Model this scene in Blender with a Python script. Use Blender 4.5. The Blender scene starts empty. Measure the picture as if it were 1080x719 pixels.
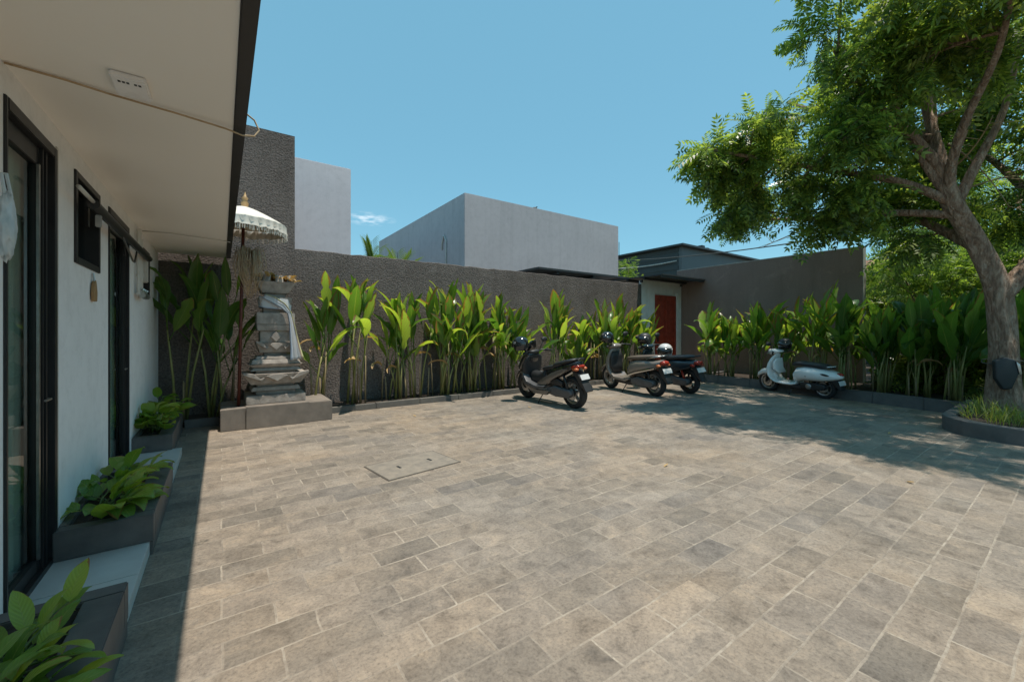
import bpy, bmesh, math, random
import numpy as np
from mathutils import Vector, Matrix, Quaternion
R = math.radians
S = bpy.context.scene
COL = S.collection

# ------------------------------------------------------------------ camera, sky, sun, exposure
cam = bpy.data.cameras.new('camera'); cam.lens = 14.43; cam.sensor_width = 36.0
cam.shift_y = -0.0097; cam.clip_start = 0.05; cam.clip_end = 2000
co = bpy.data.objects.new('camera', cam); COL.objects.link(co)
co.location = (0, 0, 1.4); co.rotation_euler = (R(90), 0, R(-35.25))
S.camera = co
SUN_TO = Vector((0.10, -0.19, 1.0)).normalized()
W = bpy.data.worlds.new('World'); S.world = W; W.use_nodes = True
wn = W.node_tree.nodes; wl = W.node_tree.links
bg = wn['Background']; sky = wn.new('ShaderNodeTexSky'); sky.sky_type = 'NISHITA'; sky.sun_disc = False
sky.sun_elevation = math.asin(SUN_TO.z); sky.sun_rotation = math.atan2(SUN_TO.x, SUN_TO.y)
sky.altitude = 0; sky.air_density = 1.0; sky.dust_density = 0.0; sky.ozone_density = 2.0
tn = wn.new('ShaderNodeMix'); tn.data_type = 'RGBA'; tn.blend_type = 'MULTIPLY'; tn.inputs[0].default_value = 1.0
tn.inputs[7].default_value = (0.76, 0.98, 0.90, 1); wl.new(sky.outputs[0], tn.inputs[6])
ev = wn.new('ShaderNodeMix'); ev.data_type = 'RGBA'; ev.inputs[0].default_value = 0.78      # even tropical haze blue
ev.inputs[7].default_value = (0.56, 1.38, 1.82, 1); wl.new(tn.outputs[2], ev.inputs[6])
# one small wisp of cloud low over the wall
wc = wn.new('ShaderNodeTexCoord'); dd = wn.new('ShaderNodeVectorMath'); dd.operation = 'SUBTRACT'; wl.new(wc.outputs['Generated'], dd.inputs[0]); dd.inputs[1].default_value = (0.265, 0.925, 0.249)
ds = wn.new('ShaderNodeVectorMath'); ds.operation = 'MULTIPLY'; wl.new(dd.outputs[0], ds.inputs[0]); ds.inputs[1].default_value = (16, 16, 60)
dl = wn.new('ShaderNodeVectorMath'); dl.operation = 'LENGTH'; wl.new(ds.outputs[0], dl.inputs[0])
cm = wn.new('ShaderNodeMapRange'); cm.inputs[1].default_value = 1.0; cm.inputs[2].default_value = 0.0; wl.new(dl.outputs['Value'], cm.inputs[0])
cs = wn.new('ShaderNodeMapping'); cs.inputs['Scale'].default_value = (26, 26, 90); wl.new(wc.outputs['Generated'], cs.inputs[0])
cz = wn.new('ShaderNodeTexNoise'); cz.inputs['Scale'].default_value = 1.6; cz.inputs['Detail'].default_value = 6; wl.new(cs.outputs[0], cz.inputs['Vector'])
cr_ = wn.new('ShaderNodeMapRange'); cr_.inputs[1].default_value = 0.42; cr_.inputs[2].default_value = 0.75; wl.new(cz.outputs[0], cr_.inputs[0])
cf = wn.new('ShaderNodeMath'); cf.operation = 'MULTIPLY'; wl.new(cm.outputs[0], cf.inputs[0]); wl.new(cr_.outputs[0], cf.inputs[1])
cl_ = wn.new('ShaderNodeMix'); cl_.data_type = 'RGBA'; wl.new(cf.outputs[0], cl_.inputs[0]); wl.new(ev.outputs[2], cl_.inputs[6]); cl_.inputs[7].default_value = (3.2, 3.6, 3.9, 1)
wl.new(cl_.outputs[2], bg.inputs[0]); bg.inputs[1].default_value = 0.15
sl = bpy.data.lights.new('sun', 'SUN'); sl.energy = 2.33; sl.angle = R(0.6); sl.color = (1.0, 0.93, 0.82)
so = bpy.data.objects.new('sun', sl); COL.objects.link(so)
so.rotation_euler = SUN_TO.to_track_quat('Z', 'Y').to_euler(); so.location = (0, 0, 30)
S.view_settings.view_transform = 'Standard'; S.view_settings.look = 'None'
S.view_settings.exposure = 1.05; S.view_settings.gamma = 1.0
S.cycles.max_bounces = 10; S.cycles.transparent_max_bounces = 12
S.cycles.diffuse_bounces = 5
S.cycles.caustics_reflective = False; S.cycles.caustics_refractive = False

# ------------------------------------------------------------------ materials
def new_mat(name):
    m = bpy.data.materials.new(name); m.use_nodes = True
    n = m.node_tree.nodes; l = m.node_tree.links
    return m, n, l, n['Principled BSDF']

def ramp(n, stops):
    r = n.new('ShaderNodeValToRGB'); e = r.color_ramp.elements
    while len(e) < len(stops): e.new(0.5)
    for k, (p, c) in enumerate(stops):
        e[k].position = p; e[k].color = (*c, 1)
    return r

def noise(n, l, vec, scale, detail=5, rough=0.6, dist=0.0):
    t = n.new('ShaderNodeTexNoise'); t.inputs['Scale'].default_value = scale
    t.inputs['Detail'].default_value = detail; t.inputs['Roughness'].default_value = rough
    t.inputs['Distortion'].default_value = dist
    if vec is not None: l.new(vec, t.inputs['Vector'])
    return t

def mixc(n, l, fac, a, b, mode='MIX'):
    m = n.new('ShaderNodeMix'); m.data_type = 'RGBA'; m.blend_type = mode
    for sock, v in ((0, fac), (6, a), (7, b)):
        if isinstance(v, (int, float)): m.inputs[sock].default_value = v
        elif isinstance(v, tuple): m.inputs[sock].default_value = (*v, 1)
        else: l.new(v, m.inputs[sock])
    return m.outputs[2]

def math_n(n, l, op, a, b=None, clamp=False):
    m = n.new('ShaderNodeMath'); m.operation = op; m.use_clamp = clamp
    for k, v in ((0, a), (1, b)):
        if v is None: continue
        if isinstance(v, (int, float)): m.inputs[k].default_value = v
        else: l.new(v, m.inputs[k])
    return m.outputs[0]

def bump(n, l, b, height, strength=0.4, dist=0.01, prev=None):
    bn = n.new('ShaderNodeBump'); bn.inputs['Strength'].default_value = strength
    bn.inputs['Distance'].default_value = dist
    l.new(height, bn.inputs['Height'])
    if prev is not None: l.new(prev.outputs[0], bn.inputs['Normal'])
    l.new(bn.outputs[0], b.inputs['Normal'])
    return bn

def mat(name, c1, c2=None, scale=6, rough=0.6, metal=0.0, bs=0.0, bscale=60, bdist=0.004, spec=0.5, coat=0.0, detail=6):
    m, n, l, b = new_mat(name)
    tc = n.new('ShaderNodeTexCoord')
    c2 = c2 or tuple(x * 0.82 for x in c1)
    t = noise(n, l, tc.outputs['Object'], scale, detail)
    r = ramp(n, [(0.32, c1), (0.68, c2)]); l.new(t.outputs[0], r.inputs[0])
    l.new(r.outputs[0], b.inputs['Base Color'])
    rr = n.new('ShaderNodeMapRange'); rr.inputs[3].default_value = max(0.02, rough - 0.08); rr.inputs[4].default_value = min(1, rough + 0.1)
    l.new(t.outputs[0], rr.inputs[0]); l.new(rr.outputs[0], b.inputs['Roughness'])
    b.inputs['Metallic'].default_value = metal; b.inputs['Specular IOR Level'].default_value = spec
    b.inputs['Coat Weight'].default_value = coat; b.inputs['Coat Roughness'].default_value = 0.08
    if bs > 0:
        t2 = noise(n, l, tc.outputs['Object'], bscale, 6, 0.65)
        bump(n, l, b, t2.outputs[0], bs, bdist)
    return m

def mat_leaf(name, cols, trans=0.35, rough=0.42, veins=0.0, brown=0.0, tcol=None):
    """leaf: one random tone per leaf, light through the blade"""
    m, n, l, b = new_mat(name)
    g = n.new('ShaderNodeNewGeometry')
    k = len(cols)
    r = ramp(n, [(i / max(1, k - 1), c) for i, c in enumerate(cols)])
    l.new(g.outputs['Random Per Island'], r.inputs[0])
    col = r.outputs[0]
    tc = n.new('ShaderNodeTexCoord')
    if veins > 0 or brown > 0:
        uv = n.new('ShaderNodeUVMap'); sp = n.new('ShaderNodeSeparateXYZ'); l.new(uv.outputs[0], sp.inputs[0])
        ax = math_n(n, l, 'ABSOLUTE', math_n(n, l, 'SUBTRACT', sp.outputs[0], 0.5))
        rib = math_n(n, l, 'LESS_THAN', ax, 0.025)
        col = mixc(n, l, math_n(n, l, 'MULTIPLY', rib, 0.55), col, (0.30, 0.36, 0.10))
        ph = math_n(n, l, 'SUBTRACT', math_n(n, l, 'MULTIPLY', sp.outputs[1], 55.0), math_n(n, l, 'MULTIPLY', ax, 30.0))
        sn = math_n(n, l, 'SINE', ph)
        col = mixc(n, l, math_n(n, l, 'MULTIPLY', math_n(n, l, 'ADD', sn, 1.0), 0.10 * veins), col, (0.02, 0.05, 0.01))
        bump(n, l, b, sn, 0.25 * veins, 0.004)
        if brown > 0:
            nz = noise(n, l, tc.outputs['Object'], 9, 4)
            e = math_n(n, l, 'ADD', math_n(n, l, 'MULTIPLY', ax, 1.1), math_n(n, l, 'MULTIPLY', sp.outputs[1], 0.5))
            e = math_n(n, l, 'ADD', e, math_n(n, l, 'MULTIPLY', nz.outputs[0], 0.9))
            e = math_n(n, l, 'ADD', e, math_n(n, l, 'MULTIPLY', g.outputs['Random Per Island'], 0.3))
            mr = n.new('ShaderNodeMapRange'); mr.inputs[1].default_value = 1.62 - brown * 0.3; mr.inputs[2].default_value = 1.70 - brown * 0.3
            l.new(e, mr.inputs[0])
            col = mixc(n, l, mr.outputs[0], col, (0.22, 0.13, 0.05))
    l.new(col, b.inputs['Base Color']); b.inputs['Roughness'].default_value = rough
    tr = n.new('ShaderNodeBsdfTranslucent')
    tint = mixc(n, l, 1.0, col, tcol or (1.9, 1.75, 0.7), 'MULTIPLY')
    l.new(tint, tr.inputs['Color'])
    mx = n.new('ShaderNodeMixShader'); mx.inputs[0].default_value = trans
    l.new(b.outputs[0], mx.inputs[1]); l.new(tr.outputs[0], mx.inputs[2])
    l.new(mx.outputs[0], n['Material Output'].inputs[0])
    return m

def mat_paving():
    m, n, l, b = new_mat('stone_paving')
    tc = n.new('ShaderNodeTexCoord'); obj = tc.outputs['Object']
    wob = noise(n, l, obj, 2.6, 3)
    wv = n.new('ShaderNodeVectorMath'); wv.operation = 'SUBTRACT'; l.new(wob.outputs[1], wv.inputs[0]); wv.inputs[1].default_value = (0.5, 0.5, 0.5)
    ws = n.new('ShaderNodeVectorMath'); ws.operation = 'SCALE'; l.new(wv.outputs[0], ws.inputs[0]); ws.inputs['Scale'].default_value = 0.03
    wa = n.new('ShaderNodeVectorMath'); wa.operation = 'ADD'; l.new(obj, wa.inputs[0]); l.new(ws.outputs[0], wa.inputs[1])
    def brick(ms, smooth=0.1):
        t = n.new('ShaderNodeTexBrick'); l.new(wa.outputs[0], t.inputs['Vector'])
        t.offset = 0.43; t.offset_frequency = 2; t.squash = 1.0
        t.inputs['Scale'].default_value = 1.0; t.inputs['Mortar Size'].default_value = ms
        t.inputs['Mortar Smooth'].default_value = smooth; t.inputs['Bias'].default_value = 0.0
        t.inputs['Brick Width'].default_value = 0.385; t.inputs['Row Height'].default_value = 0.188
        t.inputs['Color1'].default_value = (0, 0, 0, 1); t.inputs['Color2'].default_value = (1, 1, 1, 1); t.inputs['Mortar'].default_value = (0.5, 0.5, 0.5, 1)
        return t
    tb = brick(0.0035)
    per = ramp(n, [(0.0, (0.168, 0.147, 0.122)), (0.12, (0.208, 0.179, 0.146)), (0.4, (0.243, 0.205, 0.163)), (0.65, (0.270, 0.231, 0.188)), (0.85, (0.232, 0.199, 0.163)), (1.0, (0.192, 0.169, 0.145))])
    l.new(tb.outputs[0], per.inputs[0])
    pv = n.new('ShaderNodeVectorMath'); pv.operation = 'SCALE'; l.new(tb.outputs[0], pv.inputs[0]); pv.inputs['Scale'].default_value = 37.0
    own = n.new('ShaderNodeVectorMath'); own.operation = 'ADD'; l.new(obj, own.inputs[0]); l.new(pv.outputs[0], own.inputs[1])
    # broad warm / grey patches over many stones
    big = noise(n, l, obj, 0.55, 4, 0.55, 0.4)
    pr = ramp(n, [(0.34, (0.82, 0.85, 0.89)), (0.50, (1.0, 0.99, 0.98)), (0.68, (1.17, 1.08, 0.97))]); l.new(big.outputs[0], pr.inputs[0])
    col = mixc(n, l, 0.85, per.outputs[0], pr.outputs[0], 'MULTIPLY')
    # blotches within stones
    mid = noise(n, l, own.outputs[0], 6.5, 11, 0.76, 0.6)
    mr = ramp(n, [(0.33, (0.50, 0.49, 0.48)), (0.43, (0.84, 0.83, 0.82)), (0.53, (1.05, 1.05, 1.04)), (0.67, (1.38, 1.33, 1.25))]); l.new(mid.outputs[0], mr.inputs[0])
    col = mixc(n, l, 0.85, col, mr.outputs[0], 'MULTIPLY')
    # dark stain patches, ragged
    st = noise(n, l, obj, 1.5, 9, 0.75, 0.9)
    sr = ramp(n, [(0.51, (0, 0, 0)), (0.66, (1, 1, 1))]); l.new(st.outputs[0], sr.inputs[0])
    edge = noise(n, l, obj, 11, 8, 0.75, 0.4)
    er = ramp(n, [(0.40, (0, 0, 0)), (0.62, (1, 1, 1))]); l.new(edge.outputs[0], er.inputs[0])
    sf = math_n(n, l, 'MULTIPLY', sr.outputs[0], er.outputs[0])
    col = mixc(n, l, math_n(n, l, 'MULTIPLY', sf, 0.72), col, (0.088, 0.080, 0.072))
    # pale lime bloom
    lm = noise(n, l, obj, 1.05, 8, 0.72, 0.5)
    lr = ramp(n, [(0.53, (0, 0, 0)), (0.70, (1, 1, 1))]); l.new(lm.outputs[0], lr.inputs[0])
    col = mixc(n, l, math_n(n, l, 'MULTIPLY', lr.outputs[0], 0.40), col, (0.41, 0.37, 0.315))
    # fine pits
    fine = noise(n, l, obj, 58, 6, 0.75)
    fr = ramp(n, [(0.34, (0.55, 0.54, 0.53)), (0.48, (0.98, 0.98, 0.98)), (0.68, (1.28, 1.27, 1.24))]); l.new(fine.outputs[0], fr.inputs[0])
    col = mixc(n, l, 0.8, col, fr.outputs[0], 'MULTIPLY')
    # joints: pale in places, nearly hidden in others
    jv = noise(n, l, obj, 1.3, 5, 0.7)
    jr = ramp(n, [(0.39, (0.05, 0.05, 0.05)), (0.62, (1, 1, 1))]); l.new(jv.outputs[0], jr.inputs[0])
    jb = noise(n, l, obj, 19, 6, 0.75); jbr = ramp(n, [(0.36, (0.12, 0.12, 0.12)), (0.56, (1, 1, 1))]); l.new(jb.outputs[0], jbr.inputs[0])
    tw = brick(0.0062, 0.35)
    wide = math_n(n, l, 'MULTIPLY', math_n(n, l, 'MULTIPLY', tw.outputs[1], jr.outputs[0]), jbr.outputs[0])
    thin = math_n(n, l, 'MULTIPLY', math_n(n, l, 'MULTIPLY', tb.outputs[1], jbr.outputs[0]), 0.5)
    col = mixc(n, l, thin, col, (0.12, 0.105, 0.088))
    col = mixc(n, l, math_n(n, l, 'MULTIPLY', wide, 0.95), col, (0.43, 0.375, 0.30))
    l.new(col, b.inputs['Base Color'])
    rr = n.new('ShaderNodeMapRange'); rr.inputs[3].default_value = 0.55; rr.inputs[4].default_value = 0.82
    l.new(mid.outputs[0], rr.inputs[0]); l.new(rr.outputs[0], b.inputs['Roughness'])
    b.inputs['Specular IOR Level'].default_value = 0.35
    col = mixc(n, l, 1.0, col, (1.02, 0.99, 0.985), 'MULTIPLY'); l.new(col, b.inputs['Base Color'])
    hh = math_n(n, l, 'SUBTRACT', math_n(n, l, 'MULTIPLY', fine.outputs[0], 0.30), math_n(n, l, 'MULTIPLY', tb.outputs[1], 0.8))
    hh = math_n(n, l, 'ADD', hh, math_n(n, l, 'MULTIPLY', mid.outputs[0], 0.6))
    bump(n, l, b, hh, 0.55, 0.006)
    return m

def mat_stucco(name, c1, c2, rough_scale=46, strength=1.0, dist=0.02, stain=True):
    m, n, l, b = new_mat(name)
    tc = n.new('ShaderNodeTexCoord'); obj = tc.outputs['Object']
    big = noise(n, l, obj, 0.9, 7, 0.65, 0.4)
    r = ramp(n, [(0.35, c1), (0.68, c2)]); l.new(big.outputs[0], r.inputs[0]); col = r.outputs[0]
    fine = noise(n, l, obj, rough_scale, 5, 0.65)
    fr = ramp(n, [(0.34, (0.45, 0.45, 0.45)), (0.5, (1, 1, 1)), (0.68, (1.55, 1.55, 1.55))]); l.new(fine.outputs[0], fr.inputs[0])
    col = mixc(n, l, 0.8, col, fr.outputs[0], 'MULTIPLY')
    if stain:
        pat = noise(n, l, obj, 1.9, 8, 0.72, 0.8); pr = ramp(n, [(0.56, (0, 0, 0)), (0.72, (1, 1, 1))]); l.new(pat.outputs[0], pr.inputs[0])
        col = mixc(n, l, math_n(n, l, 'MULTIPLY', pr.outputs[0], 0.30), col, tuple(x * 2.0 for x in c2))
        mp = n.new('ShaderNodeMapping'); mp.inputs['Scale'].default_value = (2.2, 2.2, 0.25); l.new(obj, mp.inputs[0])
        st = noise(n, l, mp.outputs[0], 1.6, 6, 0.6)
        sr = ramp(n, [(0.5, (0, 0, 0)), (0.72, (1, 1, 1))]); l.new(st.outputs[0], sr.inputs[0])
        col = mixc(n, l, math_n(n, l, 'MULTIPLY', sr.outputs[0], 0.35), col, tuple(x * 0.6 for x in c1))
    l.new(col, b.inputs['Base Color']); b.inputs['Roughness'].default_value = 0.9
    b.inputs['Specular IOR Level'].default_value = 0.2
    v = noise(n, l, obj, rough_scale * 0.35, 4, 0.6)
    hh = math_n(n, l, 'ADD', fine.outputs[0], math_n(n, l, 'MULTIPLY', v.outputs[0], 0.6))
    bump(n, l, b, hh, strength, dist)
    return m

def mat_facade(name, c1, c2, streak=0.25, rough=0.85):
    m, n, l, b = new_mat(name)
    tc = n.new('ShaderNodeTexCoord'); obj = tc.outputs['Object']
    big = noise(n, l, obj, 0.45, 9, 0.68, 0.5)
    r = ramp(n, [(0.36, c1), (0.66, c2)]); l.new(big.outputs[0], r.inputs[0]); col = r.outputs[0]
    mp = n.new('ShaderNodeMapping'); mp.inputs['Scale'].default_value = (3.2, 3.2, 0.16); l.new(obj, mp.inputs[0])
    st = noise(n, l, mp.outputs[0], 1.5, 7, 0.65)
    sr = ramp(n, [(0.50, (0, 0, 0)), (0.70, (1, 1, 1))]); l.new(st.outputs[0], sr.inputs[0])
    col = mixc(n, l, math_n(n, l, 'MULTIPLY', sr.outputs[0], streak), col, tuple(x * 0.72 for x in c2))
    sp = noise(n, l, obj, 6, 8, 0.75)
    pr = ramp(n, [(0.32, (0.86, 0.86, 0.86)), (0.5, (1, 1, 1)), (0.7, (1.06, 1.06, 1.06))]); l.new(sp.outputs[0], pr.inputs[0])
    col = mixc(n, l, 0.8, col, pr.outputs[0], 'MULTIPLY')
    l.new(col, b.inputs['Base Color']); b.inputs['Roughness'].default_value = rough; b.inputs['Specular IOR Level'].default_value = 0.3
    t2 = noise(n, l, obj, 24, 6, 0.65); bump(n, l, b, t2.outputs[0], 0.2, 0.006)
    return m

def mat_glass(name, tint=(0.75, 0.82, 0.8)):
    m = bpy.data.materials.new(name); m.use_nodes = True
    n = m.node_tree.nodes; l = m.node_tree.links
    n.remove(n['Principled BSDF'])
    t = n.new('ShaderNodeBsdfTransparent'); t.inputs[0].default_value = (*tint, 1)
    g = n.new('ShaderNodeBsdfGlossy'); g.inputs['Roughness'].default_value = 0.02
    f = n.new('ShaderNodeFresnel'); f.inputs[0].default_value = 1.42
    gg = n.new('ShaderNodeNewGeometry'); fr = n.new('ShaderNodeMath'); fr.operation = 'SUBTRACT'; fr.inputs[0].default_value = 1.0; l.new(gg.outputs['Backfacing'], fr.inputs[1])
    fm = n.new('ShaderNodeMath'); fm.operation = 'MULTIPLY'; l.new(f.outputs[0], fm.inputs[0]); l.new(fr.outputs[0], fm.inputs[1])
    mx = n.new('ShaderNodeMixShader'); l.new(fm.outputs[0], mx.inputs[0]); l.new(t.outputs[0], mx.inputs[1]); l.new(g.outputs[0], mx.inputs[2])
    l.new(mx.outputs[0], n['Material Output'].inputs[0])
    return m

M = {}
M['paving'] = mat_paving()
M['earth'] = mat('dry_earth', (0.16, 0.13, 0.095), (0.11, 0.09, 0.065), 2, 0.95, bs=0.6, bscale=25, bdist=0.02)
M['soil'] = mat('planter_soil', (0.06, 0.042, 0.03), (0.025, 0.018, 0.013), 14, 0.95, bs=1.0, bscale=40, bdist=0.02)
M['white_wall'] = mat_facade('white_wall_paint', (0.86, 0.85, 0.85), (0.81, 0.80, 0.80), 0.15, 0.75)
M['soffit'] = mat('soffit_paint', (0.90, 0.865, 0.81), (0.885, 0.85, 0.795), 0.8, 0.85, bs=0.15, bscale=22, bdist=0.004)
M['black_metal'] = mat('black_powder_coat', (0.012, 0.012, 0.013), (0.02, 0.02, 0.021), 8, 0.42, bs=0.05)
M['rough_wall'] = mat_stucco('pebbledash_dark_wall', (0.142, 0.119, 0.106), (0.212, 0.18, 0.162), 36, 1.0, 0.05)
M['smooth_dark'] = mat_stucco('dark_brown_render', (0.25, 0.172, 0.146), (0.29, 0.205, 0.175), 70, 0.3, 0.006)
M['wall_edge'] = mat('worn_wall_edge', (0.42, 0.40, 0.37), (0.3, 0.28, 0.26), 9, 0.9, bs=0.3)
M['slate'] = mat('dark_slate', (0.075, 0.07, 0.067), (0.135, 0.125, 0.116), 5, 0.6, bs=0.4, bscale=45, bdist=0.004)
M['kerb'] = mat('kerb_stone', (0.16, 0.145, 0.125), (0.105, 0.098, 0.088), 4, 0.8, bs=0.5, bscale=40, bdist=0.006)
M['kerb_dark'] = mat('dark_kerb_stone', (0.15, 0.14, 0.132), (0.095, 0.09, 0.086), 4, 0.75, bs=0.5, bscale=40, bdist=0.006)
M['shrine'] = mat('carved_grey_stone', (0.44, 0.385, 0.335), (0.25, 0.217, 0.188), 11, 0.85, bs=0.5, bscale=60, bdist=0.005)
M['shrine_base'] = mat('shrine_plinth_stone', (0.25, 0.208, 0.172), (0.16, 0.135, 0.113), 4, 0.8, bs=0.4, bscale=50, bdist=0.004)
M['tile_white'] = mat('pale_ledge_tile', (0.62, 0.63, 0.61), (0.5, 0.5, 0.48), 4, 0.35, bs=0.05)
M['grey_build'] = mat_facade('grey_building_render', (0.52, 0.485, 0.495), (0.45, 0.42, 0.43), 0.30)
M['white_build'] = mat_facade('pale_building_render', (0.68, 0.63, 0.65), (0.60, 0.56, 0.58), 0.22)
M['dark_build'] = mat('dark_slat_cladding', (0.038, 0.046, 0.047), (0.058, 0.067, 0.068), 0.8, 0.6, bs=0.1)
M['mid_build'] = mat('blue_grey_cladding', (0.095, 0.108, 0.112), (0.125, 0.138, 0.142), 0.5, 0.6, bs=0.1)
M['red_door'] = mat('red_stained_timber', (0.40, 0.052, 0.024), (0.21, 0.028, 0.014), 6, 0.5, bs=0.6, bscale=22, bdist=0.01)
M['gate_white'] = mat('white_plank_paint', (0.78, 0.77, 0.76), (0.66, 0.65, 0.64), 3, 0.7, bs=0.15)
M['canopy'] = mat('dark_canopy_metal', (0.03, 0.033, 0.034), (0.045, 0.048, 0.05), 3, 0.5)
M['glass'] = mat_glass('door_glass')
M['curtain'] = mat('grey_green_curtain', (0.62, 0.65, 0.58), (0.52, 0.55, 0.5), 2.5, 0.9, bs=0.3, bscale=14, bdist=0.02)
M['room'] = mat('room_plaster', (0.3, 0.3, 0.28), None, 2, 0.9)
M['cable'] = mat('grey_cable', (0.10, 0.095, 0.085), None, 10, 0.6)
M['pvc'] = mat('white_pvc', (0.62, 0.60, 0.55), (0.52, 0.5, 0.46), 8, 0.45)
M['steel'] = mat('brushed_steel', (0.55, 0.54, 0.52), (0.4, 0.4, 0.39), 20, 0.3, metal=1.0)
M['tan'] = mat('tan_wood', (0.36, 0.22, 0.10), (0.28, 0.16, 0.07), 18, 0.6)
M['plastic'] = mat('crumpled_plastic', (0.62, 0.66, 0.68), (0.40, 0.50, 0.55), 16, 0.3)
M['cloth_white'] = mat('white_cotton', (0.76, 0.70, 0.61), (0.66, 0.60, 0.51), 9, 0.85, bs=0.25, bscale=50)
M['straw'] = mat('dry_straw', (0.55, 0.41, 0.26), (0.40, 0.28, 0.16), 14, 0.85)
M['redpole'] = mat('red_lacquer_pole', (0.13, 0.03, 0.018), (0.08, 0.02, 0.014), 10, 0.45)
M['gold'] = mat('gilt_wood', (0.50, 0.31, 0.13), (0.38, 0.22, 0.09), 20, 0.5)
M['leaf_gold'] = mat_leaf('dry_offering_leaf', [(0.40, 0.25, 0.10), (0.50, 0.34, 0.16), (0.30, 0.19, 0.09)], 0.2, 0.7)
M['bark'] = None
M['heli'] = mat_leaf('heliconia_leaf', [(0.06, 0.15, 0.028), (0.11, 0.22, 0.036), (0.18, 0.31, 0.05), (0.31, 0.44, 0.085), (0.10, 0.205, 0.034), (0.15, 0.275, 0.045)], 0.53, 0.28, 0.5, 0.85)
M['heli_shaded'] = mat_leaf('shaded_heliconia_leaf', [(0.06, 0.14, 0.03), (0.10, 0.20, 0.04), (0.18, 0.29, 0.055)], 0.5, 0.28, 0.5, 0.3)  # darker heliconia copy: roof and tree shade put into the colour
M['lily'] = mat_leaf('broad_leaf', [(0.11, 0.22, 0.035), (0.17, 0.30, 0.045), (0.29, 0.40, 0.065), (0.14, 0.26, 0.04)], 0.38, 0.32, 0.7, 0.42)
M['tree_leaf'] = mat_leaf('tree_leaflet', [(0.055, 0.105, 0.035), (0.10, 0.165, 0.045), (0.20, 0.285, 0.07), (0.33, 0.41, 0.10), (0.09, 0.155, 0.042)], 0.55, 0.28, tcol=(1.8, 1.75, 0.8))
M['bush_leaf'] = mat_leaf('bush_leaf', [(0.08, 0.155, 0.045), (0.13, 0.22, 0.055), (0.23, 0.33, 0.08)], 0.52, 0.5)
M['grassblade'] = mat_leaf('grass_blade', [(0.13, 0.21, 0.05), (0.18, 0.26, 0.06), (0.28, 0.30, 0.10), (0.09, 0.16, 0.04)], 0.4, 0.5)
M['palm'] = mat_leaf('palm_leaf', [(0.07, 0.13, 0.03), (0.10, 0.17, 0.035)], 0.4, 0.5)
M['stem'] = mat('green_yellow_stem', (0.33, 0.29, 0.10), (0.14, 0.17, 0.045), 3.5, 0.5)
M['stem_dry'] = mat('dry_stem', (0.33, 0.25, 0.13), (0.20, 0.145, 0.075), 6, 0.7)
M['petiole'] = mat('leaf_stalk', (0.11, 0.17, 0.04), (0.08, 0.12, 0.03), 8, 0.5)
M['rubber'] = mat('tyre_rubber', (0.015, 0.015, 0.016), (0.022, 0.022, 0.022), 12, 0.75)
M['black_paint'] = mat('black_body_paint', (0.012, 0.013, 0.015), (0.018, 0.019, 0.02), 3, 0.16, coat=0.6)
M['black_plastic'] = mat('black_plastic', (0.018, 0.019, 0.02), (0.028, 0.028, 0.029), 10, 0.5)
M['grey_plastic'] = mat('grey_plastic', (0.07, 0.072, 0.075), (0.095, 0.096, 0.1), 10, 0.45)
M['bronze_paint'] = mat('bronze_brown_paint', (0.14, 0.115, 0.095), (0.17, 0.14, 0.115), 3, 0.22, coat=0.5)
M['taupe_paint'] = mat('taupe_body_paint', (0.20, 0.17, 0.145), (0.235, 0.2, 0.17), 3, 0.2, coat=0.5)
M['white_paint'] = mat('white_body_paint', (0.84, 0.84, 0.83), (0.78, 0.79, 0.78), 2, 0.15, coat=0.6)
M['teal_paint'] = mat('blue_black_paint', (0.015, 0.03, 0.04), (0.02, 0.036, 0.046), 3, 0.2, coat=0.5)
M['seat'] = mat('black_vinyl_seat', (0.015, 0.016, 0.018), (0.022, 0.023, 0.026), 20, 0.45, bs=0.2, bscale=150, bdist=0.002)
M['seat_brown'] = mat('brown_vinyl_seat', (0.13, 0.095, 0.07), (0.10, 0.072, 0.052), 14, 0.5)
M['chrome'] = mat('chrome', (0.75, 0.75, 0.74), None, 8, 0.12, metal=1.0)
M['alloy'] = mat('alloy_wheel', (0.42, 0.42, 0.42), (0.33, 0.33, 0.33), 8, 0.35, metal=0.8)
M['alloy_dark'] = mat('dark_alloy', (0.05, 0.05, 0.05), None, 8, 0.4, metal=0.6)
M['lens_red'] = mat('red_lens', (0.38, 0.035, 0.015), (0.26, 0.02, 0.01), 20, 0.15)
M['lens_orange'] = mat('orange_lens', (0.65, 0.20, 0.07), (0.5, 0.13, 0.05), 20, 0.2)
M['lens_clear'] = mat('clear_lens', (0.55, 0.56, 0.56), None, 20, 0.1)
M['plate'] = mat('white_number_plate', (0.65, 0.65, 0.63), (0.56, 0.56, 0.55), 12, 0.4)
M['helmet_white'] = mat('white_helmet_shell', (0.66, 0.64, 0.62), (0.58, 0.56, 0.55), 4, 0.18, coat=0.5)
M['silver'] = mat('silver_shell', (0.5, 0.5, 0.5), None, 6, 0.25, metal=0.7)
M['bag'] = mat('black_bag_fabric', (0.014, 0.02, 0.024), (0.02, 0.027, 0.03), 12, 0.5, bs=0.2)
M['roof_tile'] = mat('old_roof_tile', (0.28, 0.16, 0.10), (0.2, 0.11, 0.07), 4, 0.85)
M['hatch'] = mat('hatch_slab', (0.275, 0.23, 0.18), (0.185, 0.16, 0.132), 9, 0.8, bs=0.35, bscale=70, bdist=0.004)
M['joint'] = mat('dark_joint', (0.12, 0.10, 0.08), (0.09, 0.08, 0.065), 9, 0.95)
M['lime'] = mat('pale_joint', (0.45, 0.40, 0.32), None, 9, 0.95)
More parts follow.
